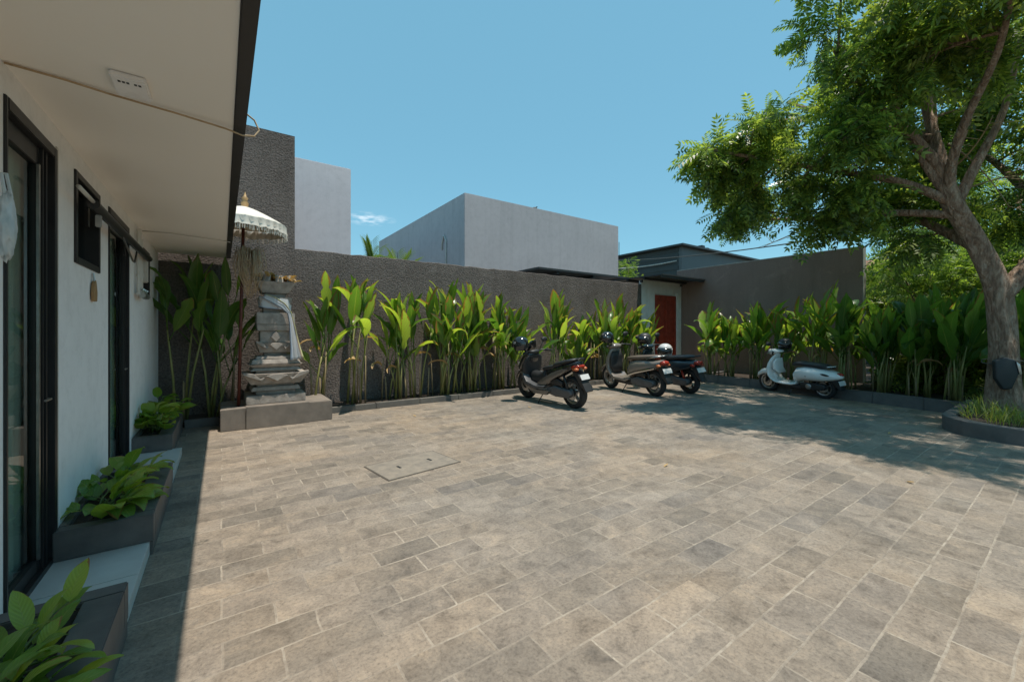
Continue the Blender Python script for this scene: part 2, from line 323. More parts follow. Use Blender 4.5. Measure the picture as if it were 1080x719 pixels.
def mat_bark():
    m, n, l, b = new_mat('tree_bark')
    tc = n.new('ShaderNodeTexCoord')
    mp = n.new('ShaderNodeMapping'); mp.inputs['Scale'].default_value = (1, 1, 0.32); l.new(tc.outputs['Object'], mp.inputs[0])
    a = noise(n, l, mp.outputs[0], 15, 9, 0.78, 0.6)
    v = n.new('ShaderNodeTexVoronoi'); v.feature = 'DISTANCE_TO_EDGE'; v.inputs['Scale'].default_value = 15; l.new(mp.outputs[0], v.inputs['Vector'])
    a2 = noise(n, l, tc.outputs['Object'], 3.2, 6, 0.7, 0.5)
    r = ramp(n, [(0.28, (0.075, 0.042, 0.027)), (0.47, (0.40, 0.26, 0.18)), (0.66, (0.74, 0.56, 0.42))]); l.new(a.outputs[0], r.inputs[0])
    l.new(r.outputs[0], b.inputs['Base Color']); b.inputs['Roughness'].default_value = 0.9
    hh = math_n(n, l, 'ADD', math_n(n, l, 'MULTIPLY', a.outputs[0], 1.3), math_n(n, l, 'MULTIPLY', v.outputs[0], 1.6))
    bump(n, l, b, hh, 1.0, 0.09)
    return m
M['bark'] = mat_bark()
def mat_cloth_print():
    m, n, l, b = new_mat('printed_cloth')
    tc = n.new('ShaderNodeTexCoord'); sp = n.new('ShaderNodeSeparateXYZ'); l.new(tc.outputs['UV'], sp.inputs[0])
    r = ramp(n, [(0.0, (0.40, 0.47, 0.56)), (0.16, (0.62, 0.64, 0.64)), (0.2, (0.70, 0.69, 0.66)), (0.78, (0.66, 0.62, 0.56)), (0.82, (0.55, 0.33, 0.16)), (0.92, (0.60, 0.56, 0.18))])
    r.color_ramp.interpolation = 'CONSTANT'
    l.new(sp.outputs[0], r.inputs[0])
    w = n.new('ShaderNodeTexWave'); w.inputs['Scale'].default_value = 9; w.inputs['Distortion'].default_value = 7; w.inputs['Detail'].default_value = 3
    l.new(tc.outputs['UV'], w.inputs[0])
    col = mixc(n, l, math_n(n, l, 'MULTIPLY', w.outputs[1], 0.55), r.outputs[0], (0.25, 0.31, 0.42))
    l.new(col, b.inputs['Base Color']); b.inputs['Roughness'].default_value = 0.9
    return m
M['cloth_print'] = mat_cloth_print()

# ------------------------------------------------------------------ mesh helpers
class MB:
    def __init__(s): s.v = []; s.f = []; s.mi = []; s.uv = []; s.has_uv = False
    def add(s, vs, fs, mi=0, uvs=None):
        o = len(s.v); s.v += [tuple(p) for p in vs]
        for f in fs: s.f.append(tuple(i + o for i in f)); s.mi.append(mi)
        if uvs is not None: s.has_uv = True
        s.uv += list(uvs) if uvs is not None else [(0, 0)] * len(vs)
        return s
    def box(s, x0, x1, y0, y1, z0, z1, mi=0, bev=0.0):
        if bev > 0:
            return s.from_bm(lambda bm: _bevbox(bm, x0, x1, y0, y1, z0, z1, bev), mi)
        v = [(x, y, z) for x in (x0, x1) for y in (y0, y1) for z in (z0, z1)]
        return s.add(v, [(0, 1, 3, 2), (4, 6, 7, 5), (0, 4, 5, 1), (2, 3, 7, 6), (0, 2, 6, 4), (1, 5, 7, 3)], mi)
    def from_bm(s, fn, mi=0):
        bm = bmesh.new(); fn(bm); bm.verts.ensure_lookup_table()
        vs = [v.co.copy() for v in bm.verts]; idx = {v: i for i, v in enumerate(bm.verts)}
        fs = [tuple(idx[v] for v in f.verts) for f in bm.faces]
        bm.free(); return s.add(vs, fs, mi)
    def obox(s, c, size, rot, mi=0, bev=0.0):
        """box at c, size, rotation matrix / euler tuple"""
        o = len(s.v)
        h = [d / 2 for d in size]
        s.box(-h[0], h[0], -h[1], h[1], -h[2], h[2], mi, bev)
        if isinstance(rot, tuple):
            from mathutils import Euler
            rot = Euler(rot).to_matrix()
        for i in range(o, len(s.v)): s.v[i] = tuple(rot @ Vector(s.v[i]) + Vector(c))
        return s
    def tube(s, path, rad, n=8, mi=0, cap=True):
        P = [Vector(p) for p in path]
        if isinstance(rad, (int, float)): rad = [rad] * len(P)
        vs = []; up = None
        for i, p in enumerate(P):
            t = (P[min(i + 1, len(P) - 1)] - P[max(i - 1, 0)])
            if t.length < 1e-9: t = Vector((0, 0, 1))
            t.normalize()
            if up is None:
                up = Vector((1, 0, 0)) if abs(t.x) < 0.8 else Vector((0, 1, 0))
            up = (up - t * up.dot(t)); up.normalize(); w = t.cross(up)
            for k in range(n):
                a = 2 * math.pi * k / n
                vs.append(p + (up * math.cos(a) + w * math.sin(a)) * rad[i])
        fs = []
        for i in range(len(P) - 1):
            for k in range(n):
                fs.append((i * n + k, i * n + (k + 1) % n, (i + 1) * n + (k + 1) % n, (i + 1) * n + k))
        if cap:
            fs.append(tuple(range(n - 1, -1, -1))); fs.append(tuple(range((len(P) - 1) * n, len(P) * n)))
        return s.add(vs, fs, mi)
    def lathe(s, prof, c=(0, 0, 0), axis='z', n=24, mi=0, closed=False):
        """prof: (radius, height) list"""
        vs = []
        for r_, h_ in prof:
            for k in range(n):
                a = 2 * math.pi * k / n; x, y = r_ * math.cos(a), r_ * math.sin(a)
                p = {'z': (x, y, h_), 'y': (x, h_, y), 'x': (h_, x, y)}[axis]
                vs.append((p[0] + c[0], p[1] + c[1], p[2] + c[2]))
        fs = []; m = len(prof)
        for i in range(m if closed else m - 1):
            j = (i + 1) % m
            for k in range(n): fs.append((i * n + k, i * n + (k + 1) % n, j * n + (k + 1) % n, j * n + k))
        if not closed:
            if prof[0][0] > 1e-6: fs.append(tuple(range(n - 1, -1, -1)))
            if prof[-1][0] > 1e-6: fs.append(tuple(range((m - 1) * n, m * n)))
        return s.add(vs, fs, mi)
    def loft(s, secs, n=18, mi=0, e=2.6, y=0.0):
        """secs: (x, z, half width, half height, angle) superellipse rings across the x-z plane"""
        vs = []
        for (x, z, hw, hh, a) in secs:
            ca, sa = math.cos(R(a)), math.sin(R(a))
            for k in range(n):
                t = 2 * math.pi * k / n; c_, s_ = math.cos(t), math.sin(t)
                u = math.copysign(abs(c_) ** (2 / e), c_) * hw; w = math.copysign(abs(s_) ** (2 / e), s_) * hh
                vs.append((x - sa * w, y + u, z + ca * w))
        fs = []; m = len(secs)
        for i in range(m - 1):
            for k in range(n): fs.append((i * n + k, (i + 1) * n + k, (i + 1) * n + (k + 1) % n, i * n + (k + 1) % n))
        fs.append(tuple(range(n))); fs.append(tuple(range(m * n - 1, (m - 1) * n - 1, -1)))
        return s.add(vs, fs, mi)
    def plate(s, prof, y0, y1, bev=0.02, mi=0, seg=2):
        """side profile [(x, z)] given thickness along y, edges rounded"""
        def fn(bm):
            vs = [bm.verts.new((x, y0, z)) for x, z in prof]
            f = bm.faces.new(vs)
            r_ = bmesh.ops.extrude_face_region(bm, geom=[f])
            for v in [g for g in r_['geom'] if isinstance(g, bmesh.types.BMVert)]: v.co.y = y1
            bmesh.ops.recalc_face_normals(bm, faces=bm.faces)
            if bev > 0: bmesh.ops.bevel(bm, geom=list(bm.edges), offset=bev, segments=seg, affect='EDGES', profile=0.6, clamp_overlap=True)
        return s.from_bm(fn, mi)
    def leaf(s, base, direc, length, width, droop=0.6, fold=0.25, nseg=7, mi=0, roll=0.0, pk=0.85, wave=0.0, rng=random, split=0.0):
        """a leaf blade: midrib curve bending down, two halves folded up"""
        d = Vector(direc).normalized(); p = Vector(base)
        side = d.cross(Vector((0, 0, 1)))
        if side.length < 1e-3: side = Vector((1, 0, 0))
        side.normalize(); side = Quaternion(d, roll) @ side
        vs = []; uvs = []; step = length / nseg
        ph = rng.uniform(0, 6)
        for i in range(nseg + 1):
            t = i / nseg
            w = width * 0.5 * (math.sin(math.pi * min(1, t ** pk)) ** 0.75 if 0 < t < 1 else 0.02)
            if split and rng.random() < split: w *= rng.uniform(0.45, 0.8)
            nrm = side.cross(d).normalized()
            wv = wave * width * math.sin(t * 9 + ph)
            vs += [p - side * w * math.cos(fold) + nrm * (w * math.sin(fold) + wv), p.copy(), p + side * w * math.cos(fold) + nrm * (w * math.sin(fold) - wv)]
            uvs += [(0, t), (0.5, t), (1, t)]
            p = p + d * step
            q = Quaternion(side, -droop / nseg * (0.4 + 1.2 * t)); d = (q @ d).normalized()
        fs = []
        for i in range(nseg):
            a = i * 3; fs += [(a, a + 1, a + 4, a + 3), (a + 1, a + 2, a + 5, a + 4)]
        return s.add(vs, fs, mi, uvs)
    def build(s, name, mats, parent=None, smooth=False, angle=None, loc=None):
        me = bpy.data.meshes.new(name); me.from_pydata(s.v, [], s.f)
        mats = mats if isinstance(mats, (list, tuple)) else [mats]
        for m_ in mats: me.materials.append(m_)
        me.polygons.foreach_set('material_index', s.mi)
        if s.has_uv:
            ul = me.uv_layers.new(name='UVMap'); li = np.empty(len(me.loops), dtype=np.int32); me.loops.foreach_get('vertex_index', li)
            ul.data.foreach_set('uv', np.array(s.uv, dtype=np.float32)[li].ravel())
        if smooth: me.polygons.foreach_set('use_smooth', [True] * len(me.polygons))
        me.update()
        if smooth and angle: me.set_sharp_from_angle(angle=R(angle))
        o = bpy.data.objects.new(name, me); COL.objects.link(o)
        if parent is not None: o.parent = parent
        if loc is not None: o.location = loc
        return o

def _bevbox(bm, x0, x1, y0, y1, z0, z1, bev):
    bmesh.ops.create_cube(bm, size=1)
    for v in bm.verts:
        v.co = Vector(((x0 + x1) / 2 + v.co.x * (x1 - x0), (y0 + y1) / 2 + v.co.y * (y1 - y0), (z0 + z1) / 2 + v.co.z * (z1 - z0)))
    bmesh.ops.bevel(bm, geom=list(bm.edges), offset=bev, segments=2, affect='EDGES', clamp_overlap=True)

def tag(o, label=None, cat=None, group=None, kind=None):
    if label: o['label'] = label
    if cat: o['category'] = cat
    if group: o['group'] = group
    if kind: o['kind'] = kind
    return o
def thing(name, label, cat, loc=(0, 0, 0), rz=0.0, group=None, kind=None):
    o = bpy.data.objects.new(name, None); COL.objects.link(o); o.empty_display_size = 0.1
    o.location = loc; o.rotation_euler = (0, 0, rz)
    return tag(o, label, cat, group, kind)
def copy_tree(o, parent=None):
    c = o.copy(); COL.objects.link(c)
    if parent is not None: c.parent = parent
    for ch in list(o.children): copy_tree(ch, c)
    return c

# ------------------------------------------------------------------ ground
def sheet(name, x0, x1, y0, y1, z, m, label=None, cat=None):
    o = MB().add([(x0, y0, z), (x1, y0, z), (x1, y1, z), (x0, y1, z)], [(0, 1, 2, 3)]).build(name, m)
    return tag(o, label, cat, kind='structure')
sheet('ground', -400, 400, -400, 400, -0.02, M['earth'], 'bare earth ground stretching out behind the walls', 'ground')
sheet('paving', -0.79, 10.98, -8, 8.2, 0.0, M['paving'], 'grey brown stone block paving of the parking yard', 'paving')
sheet('gate_path', 10.98, 13.0, 6.72, 8.35, 0.001, M['paving'], 'stone paved path in front of the red gate', 'path')
sheet('planting_bed', 1.4, 10.7, 7.56, 8.2, 0.075, M['soil'], 'strip of dark soil along the pebbledash wall', 'soil bed')
sb = MB().add([(x, y, 0.12) for x, y in ((10.10, -6), (10.10, 1.0), (10.53, 3.2), (11.0, 6.66), (19, 6.68), (19, -6))], [tuple(range(6))]).build('side_bed', M['soil'])
tag(sb, 'dark soil bed behind the low kerb on the far side', 'soil bed', kind='structure')

# ------------------------------------------------------------------ the white building on the left
def build_annex():
    t = thing('white_building', 'white single storey building with deep overhanging roof and black doors along its wall', 'building', (-0.79, 0, 0))
    X0, X1 = -0.16, 0.0           # wall thickness, local x
    top = 2.59
    ops = [(2.78, 3.47, 0.08, 2.45), (3.84, 4.50, 1.85, 2.46), (4.83, 5.74, 0.08, 2.46), (6.55, 7.20, 1.83, 2.42)]
    m = MB(); y = -4.0
    for a, b_, z0, z1 in ops:
        m.box(X0, X1, y, a, 0, top)
        m.box(X0, X1, a, b_, z1, top)
        if z0 > 0.1: m.box(X0, X1, a, b_, 0, z0)
        y = b_
    m.box(X0, X1, y, 8.19, 0, top)
    m.build('wall', M['white_wall'], t)
    MB().box(-5.5, 0.845, -4, 8.16, top, top + 0.06).build('soffit', M['soffit'], t)
    MB().box(-5.5, 0.84, -4, 8.155, top + 0.06, top + 0.125).build('roof', M['canopy'], t)
    MB().box(0.847, 0.904, -4, 8.15, top - 0.012, top + 0.155, bev=0.004).build('fascia', M['black_metal'], t)
    # room behind
    r = MB().box(-4.0, -3.9, -4, 8.1, 0, top).box(-3.9, X0, 8.0, 8.1, 0, top).box(-3.9, X0, -4, -3.9, 0, top).box(-3.9, X0, -3.9, 8.0, 0.0, 0.06)
    r.build('room_shell', M['room'], t)
    # doors
    for i, (a, b_, z0, z1) in enumerate((ops[0], ops[2])):
        f = MB()
        ja, jb = 0.022, 0.05                       # near and far jamb
        f.box(-0.15, 0.010, a, a + ja, z0, z1, bev=0.003).box(-0.15, 0.012, b_ - jb, b_, z0, z1, bev=0.004).box(-0.15, 0.012, a + ja, b_ - jb, z1 - 0.06, z1, bev=0.004)
        f.box(-0.15, 0.006, a + ja, b_ - jb, z0, z0 + 0.03)
        xa, xb = -0.052, -0.018; sw = 0.16 if i == 0 else 0.11
        ya, yb = a + ja, b_ - jb
        f.box(xa, xb, ya, ya + 0.02, z0 + 0.03, z1 - 0.06).box(xa, xb, yb - sw, yb, z0 + 0.03, z1 - 0.06, bev=0.004)
        f.box(xa, xb, ya + 0.02, yb - sw, z1 - 0.16, z1 - 0.06, bev=0.003).box(xa, xb, ya + 0.02, yb - sw, z0 + 0.03, z0 + 0.10, bev=0.003)
        f.box(xb + 0.001, xb + 0.014, yb - 0.075, yb - 0.06, z0 + 0.03, z1 - 0.06).box(xb + 0.001, xb + 0.014, yb - 0.13, yb - 0.12, z0 + 0.03, z1 - 0.06)
        d = f.build('door', M['black_metal'], t)
        MB().box(xa + 0.012, xa + 0.018, ya + 0.02, yb - sw, z0 + 0.10, z1 - 0.16).build('glass', M['glass'], d)
        MB().box(xb + 0.0, xb + 0.012, yb - sw - 0.012, yb - sw + 0.002, z0 + 0.10, z1 - 0.16).build('edge_strip', M['steel'], d)
        MB().tube([(xb, yb - 0.04, 1.02), (xb + 0.022, yb - 0.04, 1.02), (xb + 0.022, yb - 0.12, 1.02)], 0.007).build('handle', M['steel'], d)
        # curtain: folds
        c = MB(); N = 40; vs = []
        for k in range(N + 1):
            yy = a + 0.02 + (b_ - a - 0.04) * k / N; xx = -0.095 + 0.012 * math.sin(k * 1.1)
            vs += [(xx, yy, z0 + 0.05), (xx, yy, z1)]
        c.add(vs, [(2 * k, 2 * k + 1, 2 * k + 3, 2 * k + 2) for k in range(N)])
        c.build('curtain', M['curtain'], d, True)
    # white trim beside the first door
    MB().box(0.0, 0.008, 3.472, 3.50, 0.08, 2.47).build('door_trim', M['pvc'], t)
    for i, (a, b_, z0, z1) in enumerate((ops[1], ops[3])):
        f = MB(); fw = 0.045
        f.box(-0.12, 0.012, a, a + fw, z0, z1, bev=0.003).box(-0.12, 0.012, b_ - fw, b_, z0, z1, bev=0.003)
        f.box(-0.12, 0.012, a + fw, b_ - fw, z1 - fw, z1, bev=0.003).box(-0.12, 0.012, a + fw, b_ - fw, z0, z0 + fw, bev=0.003)
        w = f.build('window', M['black_metal'], t)
        MB().box(-0.075, -0.069, a + fw, b_ - fw, z0 + fw, z1 - fw).build('pane', M['glass'], w)
        if i == 0:   # half drawn blind behind the first window
            MB().box(-0.105, -0.10, a + fw, a + 0.28, z0 + fw, z1 - fw).build('blind', M['curtain'], w)
    # tiled ledge
    l = MB()
    for k in range(12):
        y0 = -1.2 + k * 0.6
        l.box(0.001, 0.42, y0 + 0.002, min(y0 + 0.598, 5.97), 0, 0.08, bev=0.003)
    l.build('ledge', M['tile_white'], t)
    return t
build_annex()

def build_rail():
    t = thing('rolled_blind_rail', 'long black rolled blind held on brackets over the window and second door', 'blind', (-0.70, 3.84, 2.245))
    MB().tube([(0, 0, 0), (0, 0.9, 0), (0, 1.8, 0), (0, 2.56, 0)], 0.033, 14).build('roll', M['black_metal'], t, True, 40)
    MB().tube([(0.0, -0.34, 0.02), (0.0, 0.02, 0.015)], 0.012, 8).build('rod', M['pvc'], t, True)
    for y in (0.28, 1.65, 2.45):
        MB().box(-0.09, 0.0, y, y + 0.03, 0.03, 0.05).box(-0.09, -0.075, y - 0.01, y + 0.04, -0.10, 0.05).build('bracket', M['black_metal'], t)
    MB().box(-0.02, 0.012, 0.16, 0.185, -0.12, -0.035, bev=0.005).build('winder', M['steel'], t)
    MB().tube([(0.0, 1.0, -0.03), (0.02, 1.15, -0.14), (0.02, 1.35, -0.19), (0.0, 1.6, -0.17), (0.0, 1.72, -0.05)], 0.008, 6).build('cord', M['cable'], t, True)
build_rail()

def build_services():
    t = thing('water_pipes', 'cluster of white pipes and valves on the wall between second door and far window', 'pipes', (-0.785, 6.1, 1.75))
    for k, (y, z0, z1) in enumerate(((0.0, 0.05, 0.78), (0.10, 0.02, 0.80), (0.20, 0.08, 0.70))):
        MB().tube([(0.03, y, z0), (0.03, y, z1)], 0.016, 8).tube([(0.03, y, z0 + 0.2), (0.03, y, z0 + 0.23)], 0.021, 8).build('pipe', M['pvc'], t, True, 40)
    MB().tube([(0.03, -0.05, 0.06), (0.03, 0.45, 0.04)], 0.016, 8).build('pipe', M['pvc'], t, True, 40)
    for y in (0.05, 0.18, 0.33):
        MB().lathe([(0.0, -0.03), (0.03, -0.03), (0.035, 0.0), (0.03, 0.03), (0.0, 0.03)], (0.06, y, 0.05), 'y', 10).tube([(0.06, y, 0.05), (0.06, y, 0.11)], 0.008, 6).obox((0.06, y, 0.115), (0.015, 0.06, 0.012), (0, 0, 0.4)).build('valve', M['steel'], t, True, 40)
    MB().box(0.0, 0.07, 0.24, 0.40, 0.22, 0.50, bev=0.008).build('meter_box', M['pvc'], t)
build_services()

h = thing('wall_ornament', 'small tan wooden ornament hanging under the first window', 'ornament', (-0.785, 4.28, 1.62))
MB().plate([(-0.045, 0.0), (-0.055, 0.07), (-0.03, 0.14), (-0.01, 0.16), (0.03, 0.13), (0.05, 0.06), (0.03, 0.0)], 0.0, 0.02, 0.006).build('body', M['tan'], h, True, 40).rotation_euler = (0, 0, R(-90))
MB().tube([(0.01, 0, 0.15), (0.004, 0, 0.21)], 0.006, 6).build('hook', M['steel'], h)

def lumpy(name, mat_, label, cat, loc, size, seed, parent=None):
    bm = bmesh.new(); bmesh.ops.create_icosphere(bm, subdivisions=4, radius=1.0)
    rng = random.Random(seed)
    ks = [(Vector((rng.gauss(0, 1), rng.gauss(0, 1), rng.gauss(0, 1))).normalized(), rng.uniform(3, 16), rng.uniform(0, 6)) for _ in range(16)]
    for v in bm.verts:
        d = v.co.copy(); f = 1 + sum(0.06 * abs(math.sin(k.dot(d) * w + p)) for k, w, p in ks) - 0.45
        v.co = Vector((d.x * size[0], d.y * size[1], d.z * size[2])) * f
    me = bpy.data.meshes.new(name); bm.to_mesh(me); bm.free(); me.materials.append(mat_)
    o = bpy.data.objects.new(name, me); COL.objects.link(o); o.location = loc
    for p in me.polygons: p.use_smooth = True
    if parent is not None: o.parent = parent
    if label: tag(o, label, cat)
    return o
pb = thing('plastic_bag', 'crumpled clear and white plastic bag hanging beside the near glass door', 'bag', (-0.73, 2.725, 1.83))
lumpy('pouch', M['plastic'], None, None, (-0.022, -0.045, 0.02), (0.022, 0.05, 0.125), 5, pb)
MB().tube([(-0.02, -0.07, 0.15), (-0.035, -0.05, 0.24), (-0.03, -0.02, 0.25), (-0.02, 0.0, 0.15)], 0.006, 6).build('strap', M['plastic'], pb)

# soffit fittings
eb = thing('junction_box', 'slim white rectangular junction box fixed under the roof overhang', 'junction box', (-0.355, 2.67, 2.588))  # white junction box with dark dot marks, no lamp in it
MB().box(-0.065, 0.065, -0.10, 0.10, -0.028, 0, bev=0.006).build('housing', M['white_wall'], eb)
sm_ = MB()
for x, y in ((-0.035, -0.06), (-0.02, -0.06), (-0.005, -0.06), (0.022, -0.06), (0.037, -0.06)): sm_.box(x - 0.005, x + 0.005, y - 0.008, y + 0.008, -0.0295, -0.027)
sm_.build('dot_marks', M['black_plastic'], eb)
c = MB().tube([(-0.785, 2.77, 2.582), (-0.60, 2.79, 2.580), (-0.45, 2.82, 2.576), (-0.2, 2.85, 2.572), (0.02, 2.885, 2.565), (0.10, 2.90, 2.555), (0.16, 2.91, 2.57), (0.185, 2.93, 2.62), (0.16, 2.92, 2.67), (0.10, 2.90, 2.70), (0.075, 2.89, 2.76)], 0.005, 6)
tag(c.build('soffit_cable', M['straw'], None, True), 'brownish cable running under the near soffit and looping out past the black fascia', 'cable')
c = MB().tube([(-0.785, 6.5, 2.583), (-0.5, 6.42, 2.578), (-0.2, 6.48, 2.574), (0.04, 6.55, 2.575), (0.09, 6.56, 2.568)], 0.006, 6)
tag(c.build('soffit_cable', M['pvc'], None, True), 'thin pale cable across the far end of the soffit near the umbrella', 'cable')

# ------------------------------------------------------------------ perimeter walls, gate
bw = thing('pebbledash_wall', 'dark rough pebbledash garden wall with a taller block at its left end', 'wall', (0, 8.2, 0))
MB().box(-6.0, 1.06, 0, 0.42, 0, 4.86).build('tall_block', M['rough_wall'], bw)
def long_wall():
    m = MB(); rng = random.Random(3); N = 60; x0, x1 = 1.063, 10.78
    pts = [x0 + (x1 - x0) * i / N for i in range(N + 1)]
    zs = [2.87 + rng.uniform(-0.012, 0.012) for _ in pts]
    vs = []
    for x, z in zip(pts, zs): vs += [(x, 0.0, 0), (x, 0.0, z - 0.012), (x, 0.012, z), (x, 0.18, z), (x, 0.18, 0)]
    fs = []
    for i in range(N):
        a = i * 5
        for k in range(4): fs.append((a + k, a + 5 + k, a + 6 + k, a + 1 + k))
    fs += [(0, 1, 2, 3, 4), tuple(N * 5 + k for k in (4, 3, 2, 1, 0))]
    return m.add(vs, fs)
long_wall().build('long_run', M['rough_wall'], bw)

rw = thing('brown_wall', 'smooth dark brown side wall with a pale worn top edge', 'wall', (13.0, 3.3, 0))
MB().box(0, 0.2, 0, 5.1, 0, 3.485).build('wall_face', M['smooth_dark'], rw)
MB().box(-0.006, 0.206, -0.008, 5.1, 3.485, 3.515, bev=0.004).build('coping', M['wall_edge'], rw)
MB().box(-0.004, 0.204, -0.014, -0.002, 0, 3.48).build('end_edge', M['wall_edge'], rw)

def gate():
    t = thing('courtyard_gate', 'white plank gate wall with a tall red timber door', 'gate', (10.8, 8.2, 0))
    m = MB(); x = 0.004; W_ = 0.335
    while x < 2.19:
        w = min(W_, 2.19 - x)
        zb = 0.0
        for a, b_ in [(x, x + w)]:
            if b_ <= 0.70 or a >= 1.82: m.box(a + 0.004, b_ - 0.004, 0.02, 0.06, 0, 3.02, bev=0.004)
            else:
                m.box(max(a, 0.0) + 0.004, b_ - 0.004, 0.02, 0.06, 2.62, 3.02, bev=0.004)
                if a < 0.70: m.box(a + 0.004, 0.70, 0.02, 0.06, 0, 2.615, bev=0.004)
                if b_ > 1.82: m.box(1.82, b_ - 0.004, 0.02, 0.06, 0, 2.615, bev=0.004)
        x += W_
    m.build('planks', M['gate_white'], t)
    MB().box(0.0, 2.2, 0.065, 0.10, 0, 3.0).build('backing', M['gate_white'], t)
    MB().box(1.82, 1.98, -0.05, 0.018, 0, 2.68, bev=0.006).build('post', M['gate_white'], t)
    d = MB()
    for k in range(5): d.box(0.705 + k * 0.222, 0.705 + (k + 1) * 0.222 - 0.005, 0.0, 0.045, 0.02, 2.58, bev=0.004)
    for z in (0.06, 1.2, 2.42): d.box(0.82, 1.70, -0.022, -0.001, z, z + 0.14, bev=0.004)
    for x in (0.71, 1.705): d.box(x, x + 0.105, -0.024, -0.001, 0.04, 2.57, bev=0.004)
    d.box(1.20, 1.32, -0.022, -0.001, 0.205, 1.195, bev=0.004).box(1.20, 1.32, -0.022, -0.001, 1.345, 2.415, bev=0.004)
    dr = d.build('door', M['red_door'], t)
    MB().box(0.75, 0.78, -0.07, -0.026, 1.05, 1.3, bev=0.005).build('handle', M['black_metal'], dr)
    return t
gate()
gc = thing('gate_canopy', 'flat dark metal canopy over the red gate', 'canopy', (10.65, 7.35, 3.06))
MB().box(0, 2.33, 0, 2.0, 0, 0.045, bev=0.004).build('deck', M['canopy'], gc)
for y in (0.02, 0.65, 1.3): MB().box(0.03, 2.30, y, y + 0.06, -0.06, -0.001, bev=0.003).build('beam', M['canopy'], gc)
for x in (0.05, 2.2): MB().box(x, x + 0.07, 0.78, 0.84, -0.14, -0.062).build('bracket', M['canopy'], gc)

# ------------------------------------------------------------------ neighbours
nb = thing('pale_building', 'pale lilac grey rendered block seen above the tall end of the pebbledash wall', 'building', (-4, 10, 0))
MB().box(0, 6.46, 0, 9, 0, 5.18, bev=0.012).build('wall', M['white_build'], nb)
MB().box(0.3, 6.1, 0.3, 8.7, 5.181, 5.20).build('roof', M['canopy'], nb)
gb = thing('grey_building', 'large grey rendered box building behind the middle of the wall', 'building', (6.01, 11, 0))
MB().box(0, 7.0, 0, 8.3, 0, 5.60, bev=0.012).build('wall', M['grey_build'], gb)
MB().box(0.3, 6.7, 0.3, 8.0, 5.601, 5.62).build('roof', M['canopy'], gb)
MB().tube([(-0.03, 1.2, 2.9), (-0.03, 1.2, 4.35), (-0.03, 1.35, 4.55), (-0.03, 1.5, 4.3), (-0.03, 1.5, 4.1)], 0.025, 8).build('pipe', M['pvc'], gb, True)
MB().lathe([(0.0, 0), (0.09, 0), (0.09, 0.07), (0.05, 0.11), (0.0, 0.12)], (2.9, 0.25, 5.6), 'z', 12).tube([(2.9, 0.25, 5.68), (3.0, 0.22, 5.74)], 0.02).build('roof_lamp', M['black_plastic'], gb)
cn = MB().box(7.8, 12.0, 9.65, 10.98, 3.27, 3.34, bev=0.005)
cno = thing('wall_canopy', 'long flat black canopy fixed to the grey building behind the wall', 'canopy', (0, 0, 0))
cn.build('deck', M['canopy'], cno)
for x in (8.6, 10.2, 11.7): MB().box(x, x + 0.06, 9.7, 10.98, 3.19, 3.268).build('beam', M['canopy'], cno)
def dark_building():
    t = thing('dark_building', 'dark clad building with a flat overhanging roof beyond the gate', 'building', (22, 13.9, 0))
    m = MB().box(0, 12.0, 0.0, 0.2, 0, 6.35)
    m.build('front_wall', M['mid_build'], t)
    m = MB().box(0, 0.2, 0.203, 5.5, 0, 6.35)
    m.build('side_wall', M['dark_build'], t)
    s_ = MB()
    for k in range(15): s_.box(-0.03, -0.002, 0.2, 5.5, 1.2 + k * 0.35, 1.42 + k * 0.35)
    s_.build('slats', M['dark_build'], t)
    MB().box(-0.35, 12.2, -0.30, 5.9, 6.353, 6.47, bev=0.01).build('roof', M['canopy'], t)
    for (x, w, hh) in ((2.0, 0.5, 0.22), (2.7, 0.35, 0.34), (3.3, 0.25, 0.25)): MB().box(x, x + w, 0.3, 0.8, 6.475, 6.475 + hh, bev=0.02).build('roof_unit', M['black_plastic'], t)
    MB().tube([(0.3, 4.9, 6.45), (0.3, 4.9, 7.5)], 0.02, 6).build('aerial', M['black_metal'], t)
    MB().box(-0.7, -0.04, 5.0, 7.6, 6.0, 6.18, bev=0.02).build('gutter', M['pvc'], t)
dark_building()
far = thing('tiled_house', 'small blue grey house with a tiled roof glimpsed through the greenery', 'house', (23, 0.5, 0))
MB().box(0, 6, 0, 7, 0, 3.2).build('wall', M['mid_build'], far)
MB().plate([(-0.6, 3.203), (3.0, 4.9), (6.6, 3.203), (6.3, 3.35), (3.0, 5.1), (-0.3, 3.35)][:3], -0.4, 7.4, 0.0).build('roof', M['roof_tile'], far)
MB().box(-0.03, -0.002, 3.0, 4.2, 1.0, 2.3).build('window', M['black_plastic'], far)
# cables
def cable(a, b_, sag, r_, label, m_):
    a, b_ = Vector(a), Vector(b_); P = []
    for i in range(17):
        u = i / 16; p = a.lerp(b_, u); p.z -= sag * 4 * u * (1 - u); P.append(p)
    tag(MB().tube(P, r_, 6).build('overhead_cable', m_, None, True), label, 'cable')
cable((21.6, 18.5, 6.15), (13.4, 1.6, 3.95), 0.25, 0.022, 'black overhead cable from the dark building to the tree', M['cable'])
cable((21.2, 19.0, 5.6), (21.95, 14.2, 5.55), 0.12, 0.035, 'pale overhead cable crossing the slatted side of the dark building', M['pvc'])

